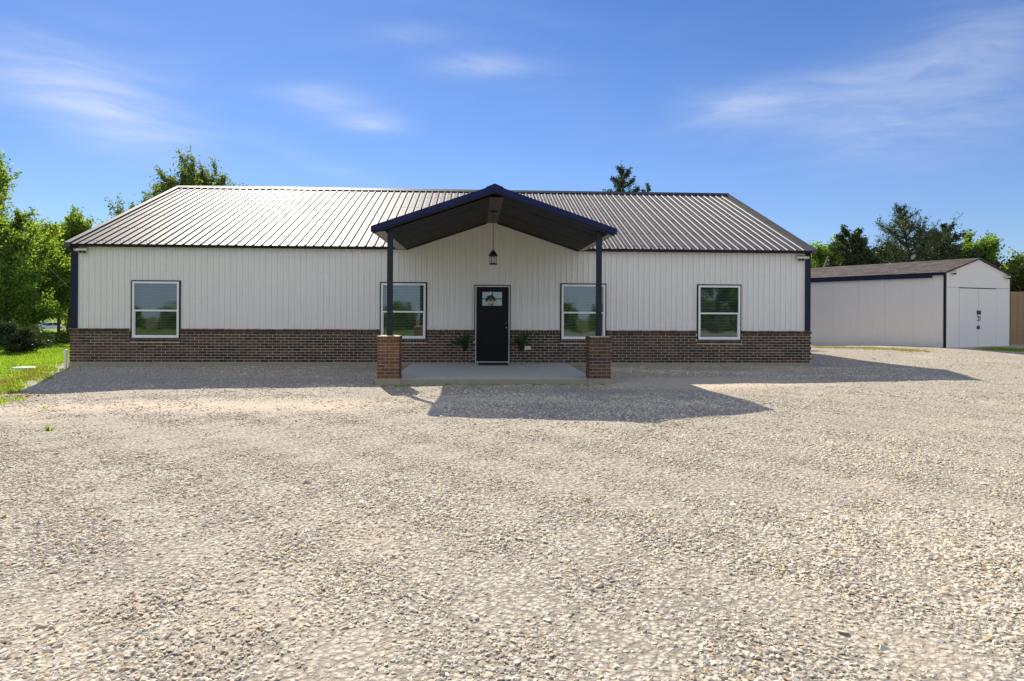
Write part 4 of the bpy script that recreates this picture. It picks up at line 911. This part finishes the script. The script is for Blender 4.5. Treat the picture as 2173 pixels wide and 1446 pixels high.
# ---------------------------------------------------------------- trees
def quads_mesh(P, A, B, mat, name):
    """P centres, A/B half axes (n,3)"""
    n = len(P); V = np.stack([P-A, P+B*.9-A*.1, P+A, P-B*.9-A*.1], 1).reshape(-1, 3).astype(np.float32)
    me = bpy.data.meshes.new(name); me.vertices.add(4*n); me.vertices.foreach_set('co', V.ravel()); me.loops.add(4*n); me.loops.foreach_set('vertex_index', np.arange(4*n, dtype=np.int32))
    me.polygons.add(n); me.polygons.foreach_set('loop_start', np.arange(0, 4*n, 4, dtype=np.int32)); me.update(calc_edges=True); me.materials.append(mat); return me
def make_tree(name, loc, H, seed, style, mat, label, cat='tree', leaf=.11, nleaf=9000, crown_r=2.5, crown_base=.3, group=None, lean=0.0):
    r = np.random.default_rng(seed); rr = random.Random(seed); root = thing(name, loc, 0, label, cat, group)
    tm = MB(); tips = []
    th = H*(.95 if style in ('cedar', 'juniper') else .62); tr = H*.022+.03
    pts = [Vector((0, 0, -.3))]; d = Vector((lean, 0, 1)).normalized(); ns_ = 9
    for i in range(ns_): pts.append(pts[-1]+d*(th+.3)/ns_); d = (d+Vector((rr.gauss(0, .05), rr.gauss(0, .05), .05))).normalized()
    tm.tube(pts, [tr*1.25]+[tr*(1-.85*(i+1)/ns_) for i in range(ns_)], 7)
    def trunkp(f): i = min(int(f*ns_), ns_-1); u = f*ns_-i; return pts[i].lerp(pts[i+1], u)
    nl = {'cedar': 46, 'juniper': 34, 'round': 15, 'elm': 20, 'bush': 22}[style]
    clumps = []       # (centre, axis, length, width)
    for k in range(nl):
        f = crown_base+(1-crown_base)*((k+rr.random()*.6)/nl); a = k*2.4+rr.uniform(-.4, .4); base = trunkp(min(f, .985))
        g = (f-crown_base)/(1-crown_base)
        if style == 'cedar': ln = crown_r*(1.05-g)**.8*rr.uniform(.55, 1.15); el_ = rr.uniform(.0, .45)+.5*g
        elif style == 'juniper': ln = crown_r*(1.03-g)**.6*rr.uniform(.75, 1.05); el_ = rr.uniform(.3, .8)
        elif style == 'bush': ln = crown_r*rr.uniform(.6, 1.05); el_ = rr.uniform(-.1, 1.2)
        elif style == 'round': ln = crown_r*math.sqrt(max(.15, 1-(g-.35)**2*1.6))*rr.uniform(.75, 1.1); el_ = .15+1.0*g+rr.uniform(-.15, .2)
        else: ln = crown_r*rr.uniform(.7, 1.15)*(1-.25*g); el_ = .5+.7*g+rr.uniform(-.2, .2)
        dr = Vector((math.cos(a)*math.cos(el_), math.sin(a)*math.cos(el_), math.sin(el_))); lp = [base]
        for s_ in range(5): lp.append(lp[-1]+dr*ln/5); dr = (dr+Vector((rr.gauss(0, .13), rr.gauss(0, .13), rr.gauss(.06 if style in ('elm', 'cedar', 'juniper') else 0, .1)))).normalized()
        lr = tr*(.42-.2*g); tm.tube(lp, [lr*(1-.85*i/5)+.006 for i in range(6)], 5, False)
        nsb = {'cedar': 5, 'juniper': 5, 'round': 7, 'elm': 8, 'bush': 5}[style]
        for s_ in range(nsb):
            u = .3+.7*(s_+rr.random()*.8)/nsb; i = min(int(u*5), 4); b0 = lp[i].lerp(lp[i+1], min(1, u*5-i)); d2 = (dr+Vector((rr.gauss(0, .6), rr.gauss(0, .6), rr.gauss(.25, .4)))).normalized()
            l2 = ln*rr.uniform(.18, .38) if style != 'bush' else ln*.3; e = b0+d2*l2; tm.tube([b0, e], [lr*.3+.004, .004], 4, False)
            clumps.append((b0.lerp(e, .6), d2, l2*.75+.12, l2*.30+.10))
            if style in ('elm', 'cedar', 'juniper') :
                for _ in range(2): d3 = (d2+Vector((rr.gauss(0, .5), rr.gauss(0, .5), rr.gauss(.3, .3)))).normalized(); e3 = e+d3*l2*.7; tm.tube([e, e3], .005, 3, False); clumps.append((e.lerp(e3, .5), d3, l2*.55+.05, .07+.07*l2))
        clumps.append((lp[-1], dr, ln*.14+.1, ln*.06+.07))
    if style in ('cedar', 'juniper'): clumps.append((pts[-1], Vector((0, 0, 1)), H*.05, .09))
    Cn = np.array([c[0][:] for c in clumps]); Ax = np.array([c[1][:] for c in clumps]); Ln = np.array([c[2] for c in clumps]); Wd = np.array([c[3] for c in clumps])
    wts = Ln*Wd**1.0; wts /= wts.sum(); pk = r.choice(len(clumps), nleaf, p=wts); u = np.clip(r.normal(0, .5, nleaf), -.9, .9)
    P = Cn[pk]+Ax[pk]*(u*Ln[pk])[:, None]+np.clip(r.normal(0, 1, (nleaf, 3)), -1.7, 1.7)*(Wd[pk]*.62)[:, None]
    kz = H/float(np.quantile(P[:, 2], .9975)); P[:, 2] *= kz; tm.v = [(v[0], v[1], v[2]*kz) for v in tm.v]
    A = r.normal(0, 1, (nleaf, 3))+Ax[pk]*.8; A /= np.linalg.norm(A, axis=1)[:, None]; B = np.cross(A, r.normal(0, 1, (nleaf, 3))); B /= np.linalg.norm(B, axis=1)[:, None]
    sz = leaf*r.uniform(.55, 1.2, nleaf)
    crown = bpy.data.objects.new('crown', quads_mesh(P, A*sz[:, None]*.62, B*sz[:, None]*(.38 if style != 'cedar' else .28), mat, 'crown')); C.objects.link(crown); crown.parent = root
    tm.build('trunk', M_bark, root, True); return root
def T(px, top, D, seed, style, mat, label, name='tree', **kw):
    """tree whose stem stands at column px, distance D in front of the camera, reaching up to row top"""
    d = Fv+R2*(px-1086.5)/FPX; p = np.array(CAM)+d*D; z = float(zg(p[0], p[1])); far = min(1, max(0, (math.hypot(p[0], p[1])-90)/120)); z = z*(1-far)-3*far
    hor = CY+(px-1086.5)*ROLL; H = CAM[2]+(hor-top)/FPX*D-z
    return make_tree(name, (p[0], p[1], z), H, seed, style, mat, label, **kw)
GL = 'trees left of the house'; GR = 'trees behind the shed'
T(-40, 352, 36, 21, 'elm', M_leafA, 'tall leafy elm cut by the left edge of the photo', 'elm_tree', crown_r=4.3, crown_base=.28, nleaf=60000, leaf=.15, group=GL)
T(70, 492, 40, 22, 'elm', M_leafA, 'loose branched elm between the tall edge tree and the house corner tree', 'elm_tree', crown_r=3.0, crown_base=.42, nleaf=36000, leaf=.15, group=GL)
T(146, 460, 43, 23, 'elm', M_leafA, 'feathery elm rising just left of the house corner', 'elm_tree', crown_r=3.4, crown_base=.36, nleaf=50000, leaf=.15, group=GL)
T(0, 545, 33, 24, 'round', M_leafB, 'bright yellow green young tree low at the left edge', 'young_tree', crown_r=2.2, crown_base=.3, nleaf=16000, leaf=.12, group=GL)
T(125, 575, 52, 25, 'round', M_leafB, 'bright green small tree behind the feathery elm', 'young_tree', crown_r=2.6, crown_base=.5, nleaf=12000, leaf=.14, group=GL)
T(78, 560, 58, 26, 'elm', M_leafO, 'dull olive tree deep in the left wood above the parked car', 'olive_tree', crown_r=3.5, crown_base=.5, nleaf=12000, leaf=.17, group=GL)
T(-60, 560, 50, 27, 'round', M_leafA, 'round green tree just beyond the left edge behind the tall elm', 'green_tree', crown_r=3.5, crown_base=.2, nleaf=14000, leaf=.16, group=GL)
T(170, 560, 60, 28, 'round', M_leafA, 'dark green tree hidden half behind the house corner', 'green_tree', crown_r=3.5, crown_base=.2, nleaf=12000, leaf=.17, group=GL)
T(36, 682, 27.5, 29, 'bush', M_leafC, 'dark rounded juniper bush standing on the sunny lawn', 'juniper_bush', cat='bush', crown_r=.95, crown_base=.25, nleaf=9000, leaf=.09)
T(66, 698, 33, 30, 'bush', M_leafA, 'low green shrub right behind the juniper bush', 'green_shrub', cat='bush', crown_r=.8, crown_base=.2, nleaf=4000, leaf=.10)
T(140, 700, 36, 32, 'bush', M_leafA, 'green shrub against the brick corner of the house', 'green_shrub', cat='bush', crown_r=.7, crown_base=.2, nleaf=4000, leaf=.10)
T(8, 655, 38, 33, 'bush', M_leafB, 'yellow green shrub behind the dark juniper bush', 'green_shrub', cat='bush', crown_r=1.5, crown_base=.2, nleaf=7000, leaf=.12)
T(395, 337, 44, 34, 'elm', M_leafO, 'taller olive green tree rising behind the left end of the roof', 'olive_tree', crown_r=4.6, crown_base=.35, nleaf=70000, leaf=.15)
T(448, 358, 45, 48, 'elm', M_leafO, 'lower olive green tree behind the roof, right of the taller one', 'olive_tree', crown_r=3.0, crown_base=.4, nleaf=36000, leaf=.14)
T(1350, 362, 40, 35, 'juniper', M_leafC, 'pointed dark cedar top showing above the roof ridge', 'cedar_tree', crown_r=2.1, crown_base=.3, nleaf=30000, leaf=.09)
T(1362, 388, 41, 36, 'juniper', M_leafC, 'lower thin cedar tip beside the pointed one above the ridge', 'cedar_tree', crown_r=1.1, crown_base=.4, nleaf=6000, leaf=.08)
T(1765, 512, 46, 37, 'round', M_leafB, 'bright green tree between house corner and dark cedars', 'green_tree', crown_r=2.4, crown_base=.3, nleaf=24000, leaf=.17, group=GR)
T(1815, 488, 42, 38, 'juniper', M_leafC, 'dense dark cone shaped cedar above the shed roof', 'cedar_tree', crown_r=2.4, crown_base=.2, nleaf=30000, leaf=.13, group=GR)
T(1937, 432, 43, 39, 'cedar', M_leafC, 'tallest open branched cedar above the middle of the shed roof', 'cedar_tree', crown_r=3.3, crown_base=.3, nleaf=24000, leaf=.105, group=GR)
T(1995, 478, 45, 40, 'juniper', M_leafC, 'dark cedar leaning on the right side of the tallest cedar', 'cedar_tree', crown_r=2.7, crown_base=.25, nleaf=28000, leaf=.13, group=GR)
T(1893, 520, 48, 41, 'juniper', M_leafC, 'short dark cedar left of the tallest cedar', 'cedar_tree', crown_r=2.5, crown_base=.2, nleaf=24000, leaf=.13, group=GR)
T(1975, 515, 50, 42, 'round', M_leafB, 'sunlit green tree glowing behind the dark cedars', 'green_tree', crown_r=2.6, crown_base=.3, nleaf=18000, leaf=.17, group=GR)
T(2070, 498, 46, 43, 'round', M_leafB, 'bright green leafy tree behind the shed gable', 'green_tree', crown_r=2.4, crown_base=.3, nleaf=26000, leaf=.17, group=GR)
T(2150, 548, 44, 44, 'round', M_leafO, 'olive green tree right of the shed above the wooden fence', 'olive_tree', crown_r=2.8, crown_base=.2, nleaf=26000, leaf=.16, group=GR)
T(2235, 535, 50, 45, 'round', M_leafA, 'round green tree beyond the right edge behind the fence', 'green_tree', crown_r=3.2, crown_base=.2, nleaf=9000, leaf=.17, group=GR)
T(2125, 600, 60, 46, 'round', M_leafA, 'far green tree low between shed roof and fence', 'green_tree', crown_r=3.5, crown_base=.1, nleaf=9000, leaf=.18, group=GR)
T(1745, 560, 60, 47, 'round', M_leafA, 'green tree low beside the right end of the house', 'green_tree', crown_r=3.0, crown_base=.1, nleaf=8000, leaf=.18, group=GR)
make_tree('broad_tree', (25, -50, float(zg(25, -50))), 9.0, 60, 'round', M_leafB, 'broad green tree across the drive, mirrored in the rightmost window', nleaf=16000, leaf=.30, crown_r=4.3, crown_base=.1)
# leaning pole behind the shed roof
a = at(1747, 573, y=20.0); b_ = at(1757, 545, y=19.2); dv = Vector(b_)-Vector(a); a0 = Vector(a)-dv*3.2; m = MB(); m.tube([Vector(a0)-Vector(a0), dv*3.2, dv*4.2], [.11, .07, .05], 8)
o = m.build('leaning_pole', simple('grey_wood', (.30, .25, .19), .9, var=.3, scale=6, stretch=(4, 4, 1))); o.location = a0; tag(o, 'weathered grey pole leaning behind the left end of the shed roof', 'pole')
# distant woods
def woods(name, pts, label, n, hgt, seed, mat, leaf=.9):
    r = np.random.default_rng(seed); pts = np.array(pts, float); seg = np.linalg.norm(np.diff(pts, axis=0), axis=1); cum = np.concatenate([[0], np.cumsum(seg)])
    nt = int(cum[-1]/2.4); P = []; zb = []
    for k in range(nt):
        s_ = (k+r.random())/nt*cum[-1]; x = np.interp(s_, cum, pts[:, 0])+r.normal(0, 3); y = np.interp(s_, cum, pts[:, 1])+r.normal(0, 3); far = min(1, max(0, (math.hypot(x, y)-90)/120)); z = float(zg(x, y))*(1-far)-3*far
        h_ = hgt*r.uniform(.6, 1.15); w = h_*.42; m_ = n//nt; v = r.normal(0, 1, (m_, 3)); v /= np.linalg.norm(v, axis=1)[:, None]; v *= (r.random((m_, 1))**.4)
        P.append(np.array([x, y, z+h_*.52])+v*np.array([w, w, h_*.5])+r.normal(0, .3, (m_, 3)))
    P = np.concatenate(P); m_ = len(P); A = r.normal(0, 1, (m_, 3)); A /= np.linalg.norm(A, axis=1)[:, None]; B = np.cross(A, r.normal(0, 1, (m_, 3))); B /= np.linalg.norm(B, axis=1)[:, None]; sz = leaf*r.uniform(.4, 1, m_)[:, None]
    o = bpy.data.objects.new(name, quads_mesh(P, A*sz*.6, B*sz*.5, mat, name)); C.objects.link(o); return tag(o, label, 'woods', kind='stuff')
woods('distant_woods', [(-230, 40), (-150, 110), (-70, 120), (0, 120), (90, 110), (200, 60)], 'distant green wood along the horizon beyond the lawn', 60000, 7.5, 71, M_leafA, .8)
woods('wood_edge', [(-75, 38), (-62, 66), (-48, 74), (-30, 72)], 'shady wood edge at the far side of the left lawn', 1, 1, 1, M_leafA) if False else None
woods('woods_across_drive', [(-120, -60), (-70, -84), (0, -90), (70, -84), (130, -50)], 'tree line across the drive behind the camera, mirrored in the windows', 110000, 5.2, 72, M_leafA, .9)
# ---------------------------------------------------------------- parked car
d = Fv+R2*(104-1086.5)/FPX; cp = np.array(CAM)+d*118; cz = float(zg(cp[0], cp[1])); far = min(1, max(0, (math.hypot(cp[0], cp[1])-90)/120)); cz = cz*(1-far)-3*far
car = thing('parked_car', (cp[0], cp[1], cz), R(-118), 'white sedan parked far off between the trees at left', 'car')
body = [(-2.25, .35), (-2.28, .62), (-2.15, .85), (-1.55, .95), (1.2, .93), (2.1, .78), (2.3, .6), (2.3, .32), (1.85, .26), (-1.9, .26)]
m = MB()
m.prism(body, -.88, .88); m.build('body', M_carp, car)
m = MB(); lo = [(-1.55, .95), (1.15, .93)]; hi = [(-.95, 1.42), (.35, 1.43)]
def cab(m, s, off=0):
    vs = [(-1.55, -.8, .94), (1.15, -.8, .93), (1.15, .8, .93), (-1.55, .8, .94), (-.95, -.62, 1.42), (.35, -.62, 1.43), (.35, .62, 1.43), (-.95, .62, 1.42)]; m.v = [tuple(Vector(v)) for v in vs]; m.f = [(0, 1, 5, 4), (1, 2, 6, 5), (2, 3, 7, 6), (3, 0, 4, 7)]; m.mi = [0]*4
cab(m, 1); m.build('windows', M_cglass, car)
m = MB(); m.prism([(-.98, 1.41), (.38, 1.42), (.30, 1.46), (-.9, 1.46)], -.63, .63)
for y in (-.71, .71):
    for x0, x1, z1x0, z1x1 in ((1.12, 1.18, .34, .40), (-.25, -.17, -.25, -.17), (-1.58, -1.50, -.97, -.9)):
        m.tube([((x0+x1)/2, math.copysign(.8, y), .94), ((z1x0+z1x1)/2, math.copysign(.62, y), 1.43)], .035, 4)
m.build('car_roof', M_carp, car)
for x in (-1.4, 1.45):
    for y in (-.80, .80):
        m = MB(); m.lathe([(.12, -.1), (.32, -.1), (.33, 0), (.32, .1), (.12, .1)], 16); w = m.build('tyre', M_tyre, car); w.rotation_euler = (math.pi/2, 0, 0); w.location = (x, y, .33)
        m = MB(); m.lathe([(0, -.105), (.2, -.105), (.2, .105), (0, .105)], 10); w2 = m.build('rim', M_steel, car); w2.rotation_euler = (math.pi/2, 0, 0); w2.location = (x, y, .33)
for y in (-.62, .62): part('headlight', M_frost, car, (2.2, 2.32, y-.18, y+.18, .58, .70))
part('bumper', M_dark, car, (2.25, 2.33, -.8, .8, .30, .45))
# thin guy wires and whips seen against sky and trees
def wire(p0, p1, y0, y1, rad, label, name='guy_wire', mat=M_steel):
    a = Vector(at(*p0, y=y0)); b_ = Vector(at(*p1, y=y1)); m = MB(); m.tube([Vector((0, 0, 0)), (b_-a)*.5+Vector((0, 0, -.03)), b_-a], rad, 5); o = m.build(name, mat); o.location = a; return tag(o, label, 'wire')
wire((96, 560), (152, 614), 9, 9, .005, 'thin pale wire slanting down to the left corner of the house')
GW = 'thin whips rising behind the shed'
for p0, p1, l_ in (((1990, 502), (2044, 453), 'longest thin dark whip slanting up right of the tallest cedar'), ((2050, 512), (2074, 490), 'thin dark whip above the bright tree behind the shed gable'), ((2106, 530), (2128, 505), 'rightmost thin dark whip over the shed roof')):
    wire(p0, p1, 24, 24, .012, l_, 'bare_whip', M_bark)
